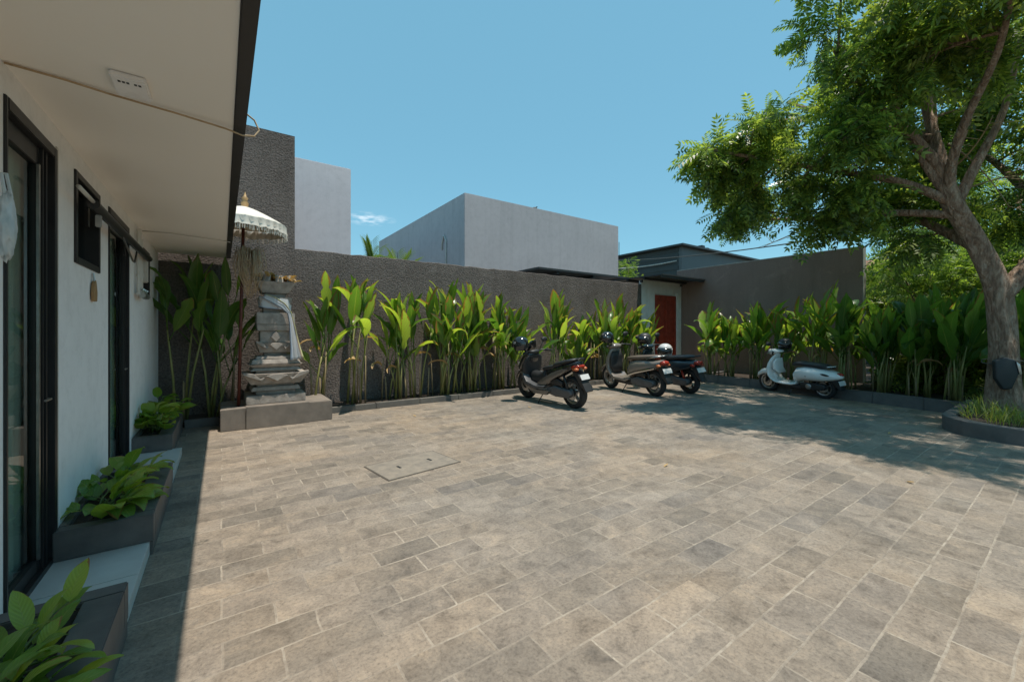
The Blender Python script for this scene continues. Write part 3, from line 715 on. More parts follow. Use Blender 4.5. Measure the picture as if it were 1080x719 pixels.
# ------------------------------------------------------------------ kerbs
def kerb_run(name, pts, hgt, wid, m_, label, seed=0):
    t = thing(name, label, 'kerb', (pts[0][0], pts[0][1], 0))
    rng = random.Random(seed); o = Vector((pts[0][0], pts[0][1]))
    blk = MB()
    for (ax, ay), (bx, by) in zip(pts, pts[1:]):
        a = Vector((ax, ay)); b_ = Vector((bx, by)); L = (b_ - a).length; n_ = max(1, round(L / 0.8)); d = (b_ - a) / L
        nn = Vector((-d.y, d.x))
        for i in range(n_):
            p = a + d * (L * (i + 0.5) / n_)
            hh = hgt + rng.uniform(-0.004, 0.004)
            blk.obox((p.x - o.x + nn.x * wid / 2, p.y - o.y + nn.y * wid / 2, hh / 2), (L / n_ - 0.005, wid, hh), (0, 0, math.atan2(d.y, d.x)), 0, 0.006)
    blk.build('kerb_blocks', m_, t)
    return t
kerb_run('kerb', [(1.44, 7.46), (10.6, 7.46)], 0.10, 0.10, M['kerb'], 'low stone kerb along the foot of the pebbledash wall', 1)
kerb_run('kerb', [(-0.44, 7.50), (-0.03, 7.50)], 0.11, 0.10, M['kerb_dark'], 'short dark kerb between the far planter and the shrine', 2)
kerb_run('kerb', [(10.02, 1.0), (10.45, 3.2), (10.92, 6.62)], 0.21, -0.12, M['kerb_dark'], 'raised dark kerb in front of the shaded side bed', 3)
kerb_run('kerb', [(10.92, 6.62), (12.98, 6.66)], 0.16, -0.12, M['kerb_dark'], 'short kerb closing the side bed beside the red gate', 4)
MB().box(-0.79, 0.0, 7.6, 8.2, 0, 0.08).build('corner_bed', M['soil'])
tag(bpy.data.objects['corner_bed'], 'dark soil pocket in the corner beneath the roof overhang', 'soil bed', kind='structure')

# hatch in the paving
ht = thing('inspection_hatch', 'stone inspection hatch with two lifting slots set flush in the paving', 'hatch', (1.64, 4.12, 0.0), R(8))
MB().box(-0.40, 0.40, -0.265, 0.265, 0.001, 0.007).build('slab', M['hatch'], ht)
fr = MB()
for a in ((-0.414, 0.414, -0.279, -0.267), (-0.414, 0.414, 0.267, 0.279), (-0.414, -0.402, -0.267, 0.267), (0.402, 0.414, -0.267, 0.267)): fr.box(a[0], a[1], a[2], a[3], 0.001, 0.005)
fr.build('joint', M['joint'], ht)
for x in (-0.16, 0.2): MB().box(x - 0.012, x + 0.012, -0.035, 0.045, 0.0075, 0.0095).build('lifting_slot', M['black_plastic'], ht)

# ------------------------------------------------------------------ planters with leafy plants
def planter(y0, y1, xo, label):
    t = thing('planter', label, 'planter', (-0.788, y0, 0.081))
    L = y1 - y0; Wd = xo + 0.788
    m = MB()
    zt = 0.17
    m.box(0.30 if Wd > 0.43 else 0.001, Wd - 0.003, 0.003 if Wd > 0.43 else 0.055, L - 0.003, -0.079, -0.0045)
    m.box(0, Wd, 0, 0.09, 0, zt, bev=0.005).box(0, Wd, L - 0.09, L, 0, zt, bev=0.005)
    m.box(Wd - 0.13, Wd, 0.091, L - 0.091, 0, zt, bev=0.005).box(0, 0.04, 0.091, L - 0.091, 0, zt, bev=0.005)
    m.build('trough', M['slate'], t)
    s_ = MB(); N = 14; rng = random.Random(int(y0 * 10)); vs = []
    for i in range(N + 1):
        for j in range(5): vs.append((0.04 + (Wd - 0.17) * j / 4, 0.09 + (L - 0.18) * i / N, 0.135 + rng.uniform(-0.012, 0.018)))
    s_.add(vs, [(i * 5 + j, i * 5 + j + 1, i * 5 + j + 6, i * 5 + j + 5) for i in range(N) for j in range(4)])
    s_.build('soil', M['soil'], t, True)
planter(0.75, 2.567, -0.352, 'nearest dark slate planter trough at the bottom edge by the glass door')
planter(3.41, 4.68, -0.352, 'dark slate planter trough between the two black doors')
planter(5.92, 7.40, -0.45, 'far dark slate planter trough below the pipes')

def leafy_plant(x, y, z, n, ln, wd, spread, label, seed, hgt=0.3, group='broad leaved plants in the wall planters'):
    t = thing('broad_leaf_plant', label, 'plant', (x, y, z), 0, group)
    rng = random.Random(seed); fo = MB(); st = MB()
    for i in range(n):
        a = rng.uniform(0, 2 * math.pi); rr = spread * math.sqrt(rng.random())
        bx, by = rng.uniform(-0.05, 0.05), rng.uniform(-0.12, 0.12)
        tx, ty = bx + rr * math.cos(a) * 0.62, by + rr * math.sin(a)
        tz = hgt * rng.uniform(0.45, 1.05) * (1.1 - 0.5 * rr / spread)
        tip = Vector((tx, ty, tz))
        mid_ = Vector((bx * 0.7 + tx * 0.3, by * 0.7 + ty * 0.3, tz * 0.75))
        st.tube([(bx, by, 0), mid_, tip], [0.006, 0.005, 0.004], 5)
        d = (tip - mid_); d.z = rng.uniform(0.0, 0.12); d.normalize()
        s_ = rng.uniform(0.75, 1.15)
        fo.leaf(tip, (d.x + rng.uniform(-.3, .3), d.y + rng.uniform(-.3, .3), d.z + rng.uniform(-0.1, 0.30)), ln * s_, wd * s_ * rng.uniform(0.85, 1.1), rng.uniform(0.9, 1.7), 0.22, 9, roll=rng.uniform(-0.45, 0.45), pk=0.72, wave=0.05, rng=rng)
    fo.build('foliage', M['lily'], t, True); st.build('stalks', M['petiole'], t, True)
    return t
leafy_plant(-0.63, 1.76, 0.19, 85, 0.15, 0.056, 0.35, 'large lush plant in the nearest slate planter', 11, 0.22)
leafy_plant(-0.61, 2.12, 0.19, 34, 0.155, 0.06, 0.25, 'smaller leafy plant at the far end of the nearest planter', 12, 0.18)
leafy_plant(-0.62, 3.72, 0.21, 24, 0.23, 0.125, 0.24, 'drooping broad leaved plant in the middle slate planter', 13, 0.12)
leafy_plant(-0.61, 4.22, 0.21, 22, 0.20, 0.095, 0.25, 'bright leaved plant at the far end of the middle planter', 14, 0.15)
leafy_plant(-0.64, 6.35, 0.21, 34, 0.20, 0.135, 0.26, 'compact round leaved plant at the near end of the far planter', 15, 0.26)
leafy_plant(-0.62, 6.85, 0.21, 26, 0.20, 0.12, 0.24, 'round leaved plant at the back of the far planter', 16, 0.36)

# ------------------------------------------------------------------ heliconia clumps
def heliconia(x, y, z0, top, n, seed, label, spread=0.22, mat_='heli', lean=0.0, ll=0.75, dry=3, group='banana like plants along the walls', bare=0.5, wide=0.5):
    t = thing('heliconia_plant', label, 'plant', (x, y, z0), 0, group)
    rng = random.Random(seed); fo = MB(); H = top - z0
    for i in range(n):
        a = rng.uniform(0, 6.28); rr = spread * math.sqrt(rng.random())
        bx, by = rr * math.cos(a), rr * 0.6 * math.sin(a)
        hs = H * bare * rng.uniform(0.55, 1.15)
        lx, ly = rng.uniform(-0.1, 0.1) * H + lean, rng.uniform(-0.08, 0.04) * H
        P = [Vector((bx, by, 0)), Vector((bx + lx * 0.35, by + ly * 0.35, hs * 0.5)), Vector((bx + lx, by + ly, hs))]
        MB().tube(P, [rng.uniform(0.016, 0.024), 0.016, 0.010], 7).build('stem', M['stem'], t, True)
        nl = rng.choice([3, 3, 4, 4, 5])
        a0 = rng.uniform(0, 6.28)
        for k in range(nl):
            az = a0 + k * math.pi + rng.uniform(-0.6, 0.6)
            el = rng.uniform(0.03, wide * 0.8) if k < 2 else rng.uniform(wide * 0.6, wide * 1.9)
            d = Vector((math.sin(el) * math.cos(az), math.sin(el) * math.sin(az) * 0.7 - 0.06, math.cos(el)))
            base = P[1].lerp(P[2], max(0.0, 1 - rng.uniform(0.12, 0.26) * k))
            pl = rng.uniform(0.06, 0.20) * H
            tip = base + d * pl
            fo.tube([base, base + d * pl * 0.5, tip], [0.009, 0.007, 0.006], 5)
            room = max(0.28, H - tip.z) * rng.uniform(0.85, 1.05)
            L = min(ll * rng.uniform(0.7, 1.15), room / max(0.35, math.cos(el)) * 1.05)
            fo.leaf(tip, d, L, L * rng.uniform(0.19, 0.34), (rng.uniform(0.05, 0.7) if rng.random() < 0.76 else rng.uniform(1.3, 2.6)) * (0.6 + el), rng.uniform(0.25, 0.6), 9, roll=rng.uniform(-0.9, 0.9), pk=rng.uniform(0.7, 1.05), wave=0.05, rng=rng, split=0.12)
    for i in range(dry):
        bx, by = rng.uniform(-spread, spread) * 1.2, rng.uniform(-0.1, 0.1)
        hs = H * rng.uniform(0.18, 0.5)
        MB().tube([(bx, by, 0), (bx + rng.uniform(-.04, .04), by, hs)], [0.016, 0.010], 6).build('stem', M['stem_dry'], t, True)['label'] = 'cut dry brown stem'
        if i % 2 == 0 and dry > 2:
            a = rng.uniform(0, 6.28); zz = H * rng.uniform(0.22, 0.5)
            fo.leaf((bx, by, zz), (math.cos(a), -abs(math.sin(a)) * 0.6, 0.5), rng.uniform(0.3, 0.5), rng.uniform(0.06, 0.12), rng.uniform(1.8, 2.6), 0.7, 7, 1, roll=rng.uniform(-.6, .6), wave=0.12, rng=rng)
    fo.build('foliage', [M[mat_], M['leaf_gold']], t, True)
    return t
G1 = 'banana like plants along the pebbledash wall'
BACK = [  # x, y, top, stems, spread, bare fraction, label
    (-0.50, 7.85, 2.50, 3, 0.10, 0.62, 'sparse shaded plant in the corner under the roof with torn brown leaf tips'),
    (-0.05, 7.85, 2.62, 5, 0.16, 0.55, 'tall shaded plant with wide blades just left of the stone shrine'),
    (1.36, 7.80, 2.50, 4, 0.12, 0.58, 'first plant right of the shrine with a torn upright leaf'),
    (1.98, 7.80, 2.38, 4, 0.14, 0.62, 'plant with a drooping side leaf second from the shrine on its right'),
    (2.66, 7.82, 2.18, 5, 0.18, 0.58, 'shorter plant third from the shrine with narrow bare stems'),
    (3.16, 7.82, 2.24, 5, 0.18, 0.58, 'slender plant beside the thick middle clump'),
    (3.85, 7.82, 2.46, 9, 0.24, 0.55, 'dense tall clump before the middle of the wall'),
    (4.42, 7.82, 2.48, 9, 0.24, 0.52, 'dense bright clump below the grey building corner'),
    (5.05, 7.82, 2.30, 8, 0.24, 0.52, 'leafy clump just left of the black maxi scooter'),
    (5.75, 7.84, 2.12, 7, 0.26, 0.45, 'low arching clump behind the black maxi scooter handlebar'),
    (6.85, 7.84, 2.68, 9, 0.28, 0.45, 'tall fan shaped clump behind the black maxi scooter seat'),
    (7.6, 7.84, 1.9, 7, 0.26, 0.42, 'short clump filling the gap behind the two dark scooters'),
    (8.55, 7.84, 2.5, 9, 0.30, 0.46, 'clump behind the taupe scooter front with white edged leaves'),
    (9.4, 7.84, 2.70, 9, 0.28, 0.46, 'tall clump behind the taupe scooter seat'),
    (10.25, 7.82, 2.5, 5, 0.15, 0.5, 'last clump of the wall beside the white gate planks'),
]
for i, (x, y, tp, n_, sp, br, lb) in enumerate(BACK):
    heliconia(x, y, 0.075, tp, n_ + (2 if i in (6, 7) else 0), 100 + i, lb, sp * 1.1, 'heli' if i > 1 else 'heli_shaded', 0, 0.78, 4 if i > 1 else 2, G1, br, 0.42)
G2 = 'banana like plants in the side bed'
SIDE = [
    (11.35, 6.25, 2.35, 5, 0.20, 0.48, 'heli', 'bright plant in the side bed nearest the red gate'),
    (11.40, 5.75, 1.95, 5, 0.20, 0.5, 'heli', 'short plant second from the red gate in the side bed'),
    (11.45, 5.10, 2.15, 6, 0.22, 0.5, 'heli', 'upright plant behind the front of the white scooter'),
    (11.40, 4.45, 2.3, 7, 0.24, 0.48, 'heli', 'plant with two broad blades behind the white scooter handlebar'),
    (11.60, 3.75, 2.55, 8, 0.28, 0.45, 'heli', 'large plant behind the white scooter seat'),
    (11.35, 3.15, 2.35, 8, 0.28, 0.45, 'heli_shaded', 'shaded plant behind the tail of the white scooter'),
    (12.1, 2.75, 2.6, 8, 0.30, 0.42, 'heli_shaded', 'tall shaded plant at the end of the brown wall'),
    (11.25, 2.55, 2.2, 8, 0.28, 0.45, 'heli_shaded', 'shaded plant just past the white scooter in the bed front'),
    (11.15, 2.0, 2.25, 8, 0.28, 0.45, 'heli_shaded', 'shaded plant midway between white scooter and tree'),
    (12.0, 1.75, 2.6, 8, 0.30, 0.42, 'heli_shaded', 'tall plant in the second row midway between wall end and tree'),
    (11.05, 1.45, 2.3, 8, 0.26, 0.45, 'heli_shaded', 'plant with thick bare stems just left of the tree'),
    (11.9, 0.85, 2.5, 8, 0.30, 0.42, 'heli_shaded', 'broad plant in the second row directly behind the tree'),
    (10.95, 0.6, 2.2, 7, 0.26, 0.45, 'heli_shaded', 'shaded plant in the front row hidden behind the trunk'),
    (11.2, -0.3, 2.3, 7, 0.30, 0.42, 'heli_shaded', 'shaded plant to the right of the trunk'),
]
for i, (x, y, tp, n_, sp, br, mt, lb) in enumerate(SIDE):
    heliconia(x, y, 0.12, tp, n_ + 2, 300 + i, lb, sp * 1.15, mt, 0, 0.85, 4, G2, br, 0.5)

# ------------------------------------------------------------------ shrine
def shrine():
    t = thing('stone_shrine', 'tiered grey stone shrine on a wide plinth against the pebbledash wall', 'shrine', (0.68, 7.45, 0))
    b = MB().box(-0.70, 0.75, -0.49, 0.40, 0, 0.30, bev=0.008)
    b.build('plinth', M['shrine_base'], t)
    MB().box(-0.40, 0.42, -0.515, -0.3, 0.0, 0.315, bev=0.006).build('step', M['shrine_base'], t)
    def tier(z0, z1, w0, w1, name='tier', dd=None, yc=0.0):
        d0, d1 = (dd, dd) if dd else (w0 * 0.85, w1 * 0.85)
        vs = [(-w0, yc - d0, z0), (w0, yc - d0, z0), (w0, yc + d0, z0), (-w0, yc + d0, z0), (-w1, yc - d1, z1), (w1, yc - d1, z1), (w1, yc + d1, z1), (-w1, yc + d1, z1)]
        def fn(bm):
            v = [bm.verts.new(p) for p in vs]
            for f in [(3, 2, 1, 0), (4, 5, 6, 7), (0, 1, 5, 4), (1, 2, 6, 5), (2, 3, 7, 6), (3, 0, 4, 7)]: bm.faces.new([v[i] for i in f])
            bmesh.ops.bevel(bm, geom=list(bm.edges), offset=0.008, segments=2, affect='EDGES')
        return MB().from_bm(fn)
    zs = [(0.316, 0.44, 0.40, 0.40), (0.442, 0.50, 0.27, 0.27), (0.502, 0.56, 0.34, 0.31), (0.562, 0.60, 0.25, 0.27), (0.602, 0.76, 0.34, 0.44), (0.762, 0.80, 0.27, 0.27), (0.802, 0.85, 0.35, 0.30),
          (0.852, 0.90, 0.31, 0.37), (0.902, 0.97, 0.37, 0.34), (0.972, 1.02, 0.30, 0.28), (1.022, 1.07, 0.17, 0.17), (1.072, 1.22, 0.235, 0.29), (1.222, 1.40, 0.23, 0.23),
          (1.402, 1.50, 0.27, 0.285), (1.502, 1.68, 0.285, 0.285), (1.682, 1.80, 0.18, 0.18), (1.802, 1.92, 0.23, 0.25), (1.922, 1.98, 0.15, 0.15), (1.982, 2.16, 0.20, 0.30)]
    for z0, z1, w0, w1 in zs: tier(z0, z1, w0 * (0.98 if z0 < 0.9 else 0.9), w1 * (0.98 if z0 < 0.9 else 0.9)).build('tier', M['shrine'], t)
    # carved ears on the two flared tiers
    for z, w, d in ((0.76, 0.431, 0.366), (1.22, 0.261, 0.222)):
        c_ = MB()
        for sx in (-1, 1):
            c_.plate([(sx * w, z), (sx * w, z + 0.03), (sx * w * 0.7, z + 0.01), (sx * w * 0.5, z - 0.07), (sx * w * 0.38, z - 0.05), (sx * w * 0.45, z - 0.1), (sx * w * 0.8, z - 0.04)][::sx], -d - 0.022, -d + 0.06, 0.005)
        c_.plate([(-0.1 * w / 0.3, z - 0.03), (0, z - 0.11), (0.1 * w / 0.3, z - 0.03), (0.05, z - 0.005), (-0.05, z - 0.005)], -d - 0.018, -d + 0.06, 0.006)
        c_.build('carving', M['shrine'], t)
    MB().plate([(-0.075, 1.31), (0, 1.395), (0.075, 1.31), (0, 1.232)], -0.206, -0.16, 0.008).build('carving', M['shrine'], t)
    # leaf shaped teeth round the crown
    cr = MB()
    for k in range(9):
        a = math.pi * 2 * k / 9; x, y = 0.25 * math.cos(a), 0.21 * math.sin(a)
        cr.obox((x, y, 2.20), (0.11, 0.035, 0.12), (0.25 * math.sin(a), -0.25 * math.cos(a) * 0, a + math.pi / 2), 0, 0.01)
    cr.build('crown', M['shrine'], t)
    return t
shrine()
def offering():
    t = thing('leaf_offering', 'dried brown leaf offering heaped in the shrine crown', 'offering', (0.68, 7.45, 2.165))
    m = MB(); rng = random.Random(8)
    for i in range(130):
        a = rng.uniform(0, 6.28); r_ = rng.uniform(0, 0.27)
        m.leaf((r_ * math.cos(a), r_ * 0.8 * math.sin(a), rng.uniform(0.0, 0.05)), (math.cos(a), math.sin(a), rng.uniform(0.1, 1.2)), rng.uniform(0.09, 0.2), rng.uniform(0.04, 0.08), rng.uniform(0.3, 2), 0.4, 4, rng=rng)
    m.build('dry_leaves', M['leaf_gold'], t, True)
offering()
def shrine_cloth():
    """a length of printed cloth tied round the neck and hanging on the right"""
    t = thing('shrine_cloth', 'white and blue printed cloth tied round the shrine neck and hanging down its right side', 'cloth', (0.68, 7.45, 1.8))
    rng = random.Random(4)
    m = MB(); N = 26; J = 6; vs = []; uv = []
    path = [(-0.16, -0.215, 0.13), (-0.03, -0.235, 0.07), (0.09, -0.255, -0.01), (0.175, -0.275, -0.12), (0.205, -0.29, -0.28), (0.225, -0.30, -0.46), (0.25, -0.305, -0.66), (0.275, -0.30, -0.84)]
    wid = [0.035, 0.05, 0.045, 0.026, 0.034, 0.05, 0.07, 0.095]
    def samp(u):
        x = u * (len(path) - 1); i = min(int(x), len(path) - 2); f = x - i; f = f * f * (3 - 2 * f) * 0.5 + f * 0.5
        return Vector(path[i]).lerp(Vector(path[i + 1]), f), wid[i] * (1 - f) + wid[i + 1] * f
    for i in range(N + 1):
        p, w = samp(i / N); q, _ = samp(min(1, i / N + 0.03)); q0, _ = samp(max(0, i / N - 0.03))
        tt = (q - q0).normalized(); s_ = Vector((tt.z, 0, -tt.x)).normalized()
        if s_.x < 0: s_ = -s_
        for j in range(J + 1):
            v = j / J - 0.5; pl = 0.02 * math.sin(j * 2.6 + i * 0.12 + 0.5) * (0.5 + i / N)
            vs.append(p + s_ * (v * 2 * w) + Vector((0, pl - 0.01, 0))); uv.append((j / J, i / N * 3))
    m.add(vs, [(i * (J + 1) + j, i * (J + 1) + j + 1, (i + 1) * (J + 1) + j + 1, (i + 1) * (J + 1) + j) for i in range(N) for j in range(J)], 0, uv)
    o = m.build('drape', M['cloth_print'], t, True); o.modifiers.new('thick', 'SOLIDIFY').thickness = 0.006
    w = MB(); vs = []; uv = []
    for k in range(33):
        a = 2 * math.pi * k / 32; x = 0.215 * math.copysign(abs(math.cos(a)) ** 0.4, math.cos(a)); y = 0.20 * math.copysign(abs(math.sin(a)) ** 0.4, math.sin(a))
        dz = -0.03 * math.cos(a)
        vs += [(x, y, -0.06 + dz), (x * 1.03, y * 1.03, 0.02 + dz), (x, y, 0.105 + dz)]; uv += [(0.1, k * 0.3), (0.45, k * 0.3), (0.7, k * 0.3)]
    w.add(vs, [(k * 3 + j, k * 3 + 3 + j, k * 3 + 4 + j, k * 3 + 1 + j) for k in range(32) for j in range(2)], 0, uv)
    w.build('sash', M['cloth_print'], t, True)
shrine_cloth()
def umbrella():
    t = thing('ceremonial_umbrella', 'white fringed ceremonial umbrella on a thin red pole beside the shrine', 'umbrella', (0.20, 7.22, 0.30))
    MB().tube([(0, 0, 0), (0, 0, 1.5), (0.0, 0, 2.62)], 0.021, 10).build('pole', M['redpole'], t, True)
    MB().tube([(0, 0, 2.62), (0, 0, 2.95)], 0.016, 8).build('pole', M['tan'], t, True)
    MB().lathe([(0.0, 0.22), (0.008, 0.20), (0.02, 0.15), (0.045, 0.12), (0.03, 0.09), (0.05, 0.05), (0.04, 0.0), (0.055, -0.02)], (0.012, 0, 2.92), 'z', 14).build('finial', M['gold'], t, True)
    n = 16; vs = []; K = 7
    for i in range(K + 1):
        u = i / K; r_ = 0.55 * u; z = 2.92 - 0.24 * u ** 1.35
        for k in range(n * 2):
            a = math.pi * k / n; rr = r_ * (1.0 if k % 2 == 0 else 1 - 0.03 * u)
            vs.append((rr * math.cos(a), rr * math.sin(a), z - (0.012 * u if k % 2 else 0)))
    m = MB().add(vs, [(i * 2 * n + k, i * 2 * n + (k + 1) % (2 * n), (i + 1) * 2 * n + (k + 1) % (2 * n), (i + 1) * 2 * n + k) for i in range(K) for k in range(2 * n)])
    o = m.build('canopy', M['cloth_white'], t, True, 50); o.modifiers.new('thick', 'SOLIDIFY').thickness = 0.004
    v = MB(); vs = []; rng = random.Random(2); N = 96
    for k in range(N):
        a = 2 * math.pi * k / N; r0 = 0.552 + 0.006 * math.sin(k * 1.9); r1 = 0.55 + 0.02 * math.sin(k * 2.1)
        vs += [(r0 * math.cos(a), r0 * math.sin(a), 2.68), (r1 * math.cos(a), r1 * math.sin(a), 2.61), ((r1 + 0.012) * math.cos(a), (r1 + .012) * math.sin(a), 2.56 + rng.uniform(-0.012, 0.012))]
    v.add(vs, [(k * 3 + j, ((k + 1) % N) * 3 + j, ((k + 1) % N) * 3 + j + 1, k * 3 + j + 1) for k in range(N) for j in range(2)])
    vo = v.build('valance', M['cloth_white'], t, True)
    f = MB()
    for k in range(190):
        a = 2 * math.pi * k / 190 + rng.uniform(-.01, .01); L = rng.uniform(0.05, 0.09)
        p = Vector((0.562 * math.cos(a), 0.562 * math.sin(a), 2.565))
        f.tube([p, p + Vector((rng.uniform(-.008, .008), rng.uniform(-.008, .008), -L))], 0.0035, 4)
    f.build('fringe', M['cloth_white'], vo)
    for k in range(8):
        a = 2 * math.pi * k / 8
        MB().tube([(0.03 * math.cos(a), 0.03 * math.sin(a), 2.66), (0.5 * math.cos(a), 0.5 * math.sin(a), 2.675)], 0.005, 5).build('rib', M['tan'], t)
    t.rotation_euler = (R(1), R(1.2), 0)
umbrella()
def straw():
    t = thing('straw_bundle', 'bundle of dry straw fibre tied to the umbrella pole', 'straw', (0.33, 7.12, 2.52))
    m = MB(); rng = random.Random(6)
    for i in range(150):
        a = rng.uniform(0, 6.28); r_ = rng.uniform(0.03, 0.19); z1 = -rng.uniform(0.1, 0.66)
        m.tube([(0.01 * math.cos(a), 0.01 * math.sin(a), 0.02), (r_ * math.cos(a), r_ * math.sin(a), 0.06 + rng.uniform(-.06, .05)), (r_ * 1.25 * math.cos(a), r_ * 1.25 * math.sin(a), z1 * 0.5), (r_ * rng.uniform(0.3, 1.2) * math.cos(a + .5), r_ * math.sin(a + .4), z1)], [0.004, 0.004, 0.003, 0.002], 4)
    m.build('fibres', M['straw'], t, True)
straw()

# ------------------------------------------------------------------ scooters
def wheel(t, x, r, w, rimm, y=0.0):
    tw = w / 2
    ty = MB().lathe([(r * 0.70, -tw * 0.8), (r * 0.80, -tw), (r * 0.93, -tw * 0.9), (r, -tw * 0.35), (r, tw * 0.35), (r * 0.93, tw * 0.9), (r * 0.80, tw), (r * 0.70, tw * 0.8)], (x, y, r), 'y', 36, 0, True)
    wt = bpy.data.objects.new('wheel', None); COL.objects.link(wt); wt.parent = t
    ty.build('tyre', M['rubber'], wt, True, 50)
    m = MB().lathe([(r * 0.60, -tw * 0.62), (r * 0.70, -tw * 0.8), (r * 0.70, tw * 0.8), (r * 0.60, tw * 0.62)], (x, y, r), 'y', 32, 0, True)
    m.lathe([(0.0, -tw * 0.9), (r * 0.17, -tw * 0.9), (r * 0.2, -tw * 0.5), (r * 0.2, tw * 0.5), (r * 0.17, tw * 0.9), (0.0, tw * 0.9)], (x, y, r), 'y', 20)
    for k in range(5):
        a = 2 * math.pi * k / 5 + 0.3; ca, sa = math.cos(a), math.sin(a)
        m.obox((x + ca * r * 0.40, y, r + sa * r * 0.40), (r * 0.50, w * 0.36, r * 0.13), (0, -a, 0), 0, 0.004)
    m.build('rim', M[rimm], wt, True, 40)
    d = MB().lathe([(r * 0.24, tw * 0.95), (r * 0.45, tw * 0.95), (r * 0.45, tw * 1.02), (r * 0.24, tw * 1.02)], (x, y, r), 'y', 28, 0, True)
    d.build('brake_disc', M['steel'], wt)

def arc_guard(x, r, w, a0, a1, z=None, th=0.012):
    m = MB(); N = 16; vs = []; z = r if z is None else z
    R0 = r * 1.12
    for i in range(N + 1):
        a = R(a0 + (a1 - a0) * i / N)
        for (k, rr) in ((-1, R0 - 0.035), (-0.8, R0 - 0.006), (0, R0), (0.8, R0 - 0.006), (1, R0 - 0.035)):
            vs.append((x + rr * math.cos(a), k * w / 2, z + rr * math.sin(a)))
    m.add(vs, [(i * 5 + j, i * 5 + 5 + j, i * 5 + 6 + j, i * 5 + 1 + j) for i in range(N) for j in range(4)])
    return m

def solid(o, th=0.012):
    md = o.modifiers.new('thick', 'SOLIDIFY'); md.thickness = th; md.offset = 0
    return o

def mirrors(t, x, z, hw, m_, up=0.22, out=0.1):
    for s_ in (-1, 1):
        mm = MB().tube([(x, s_ * hw * 0.7, z), (x - 0.02, s_ * (hw * 0.75 + out * 0.4), z + up * 0.6), (x - 0.02, s_ * (hw * 0.75 + out), z + up)], 0.007, 6)
        mo = mm.build('mirror', M[m_], t, True)
        g = MB().loft([(x - 0.035, z + up + 0.02, 0.055, 0.036, 0), (x - 0.02, z + up + 0.02, 0.075, 0.05, 0), (x + 0.015, z + up + 0.02, 0.06, 0.04, 0), (x + 0.025, z + up + 0.02, 0.02, 0.015, 0)], 14, 0, 2.3, s_ * (hw * 0.75 + out + 0.03))
        g.build('mirror_shell', M[m_], mo, True)

def bars(t, x, z, hw, rake=0.12):
    m = MB()
    for s_ in (-1, 1):
        m.tube([(x + 0.03, s_ * 0.05, z - 0.02), (x, s_ * hw * 0.55, z + 0.01), (x - rake, s_ * hw, z - 0.015)], 0.013, 8)
    m.build('handlebar', M['black_metal'], t, True)
    for s_ in (-1, 1):
        MB().tube([(x - rake * 0.35, s_ * hw * 0.69, z + 0.004), (x - rake, s_ * hw, z - 0.015)], 0.020, 10).build('grip', M['rubber'], t, True)
        MB().tube([(x + 0.01, s_ * hw * 0.55, z + 0.005), (x + 0.055, s_ * hw * 0.8, z - 0.005), (x + 0.0, s_ * hw * 1.0, z - 0.015)], 0.006, 6).build('brake_lever', M['steel'], t, True)

def plate_rear(t, x, z, tilt=20, w=0.24):
    o = MB().obox((x, 0, z), (0.008, w, 0.10), (0, R(-tilt), 0), 0, 0.002).build('number_plate', M['plate'], t)
    MB().obox((x - 0.005 - 0.0, 0, z - 0.0), (0.004, w * 0.92, 0.012), (0, R(-tilt), 0)).build('plate_strip', M['lens_red'], o).location = (-0.004 + 0.011, 0, -0.032)

def stand(t, x, y=0.12):
    MB().tube([(x, y * 0.6, 0.24), (x + 0.02, y * 1.5, 0.1), (x + 0.03, y * 2.0, 0.008)], 0.010, 7).tube([(x + 0.03, y * 2.0, 0.008), (x + 0.075, y * 2.15, 0.008)], 0.010, 6).build('side_stand', M['black_metal'], t, True)

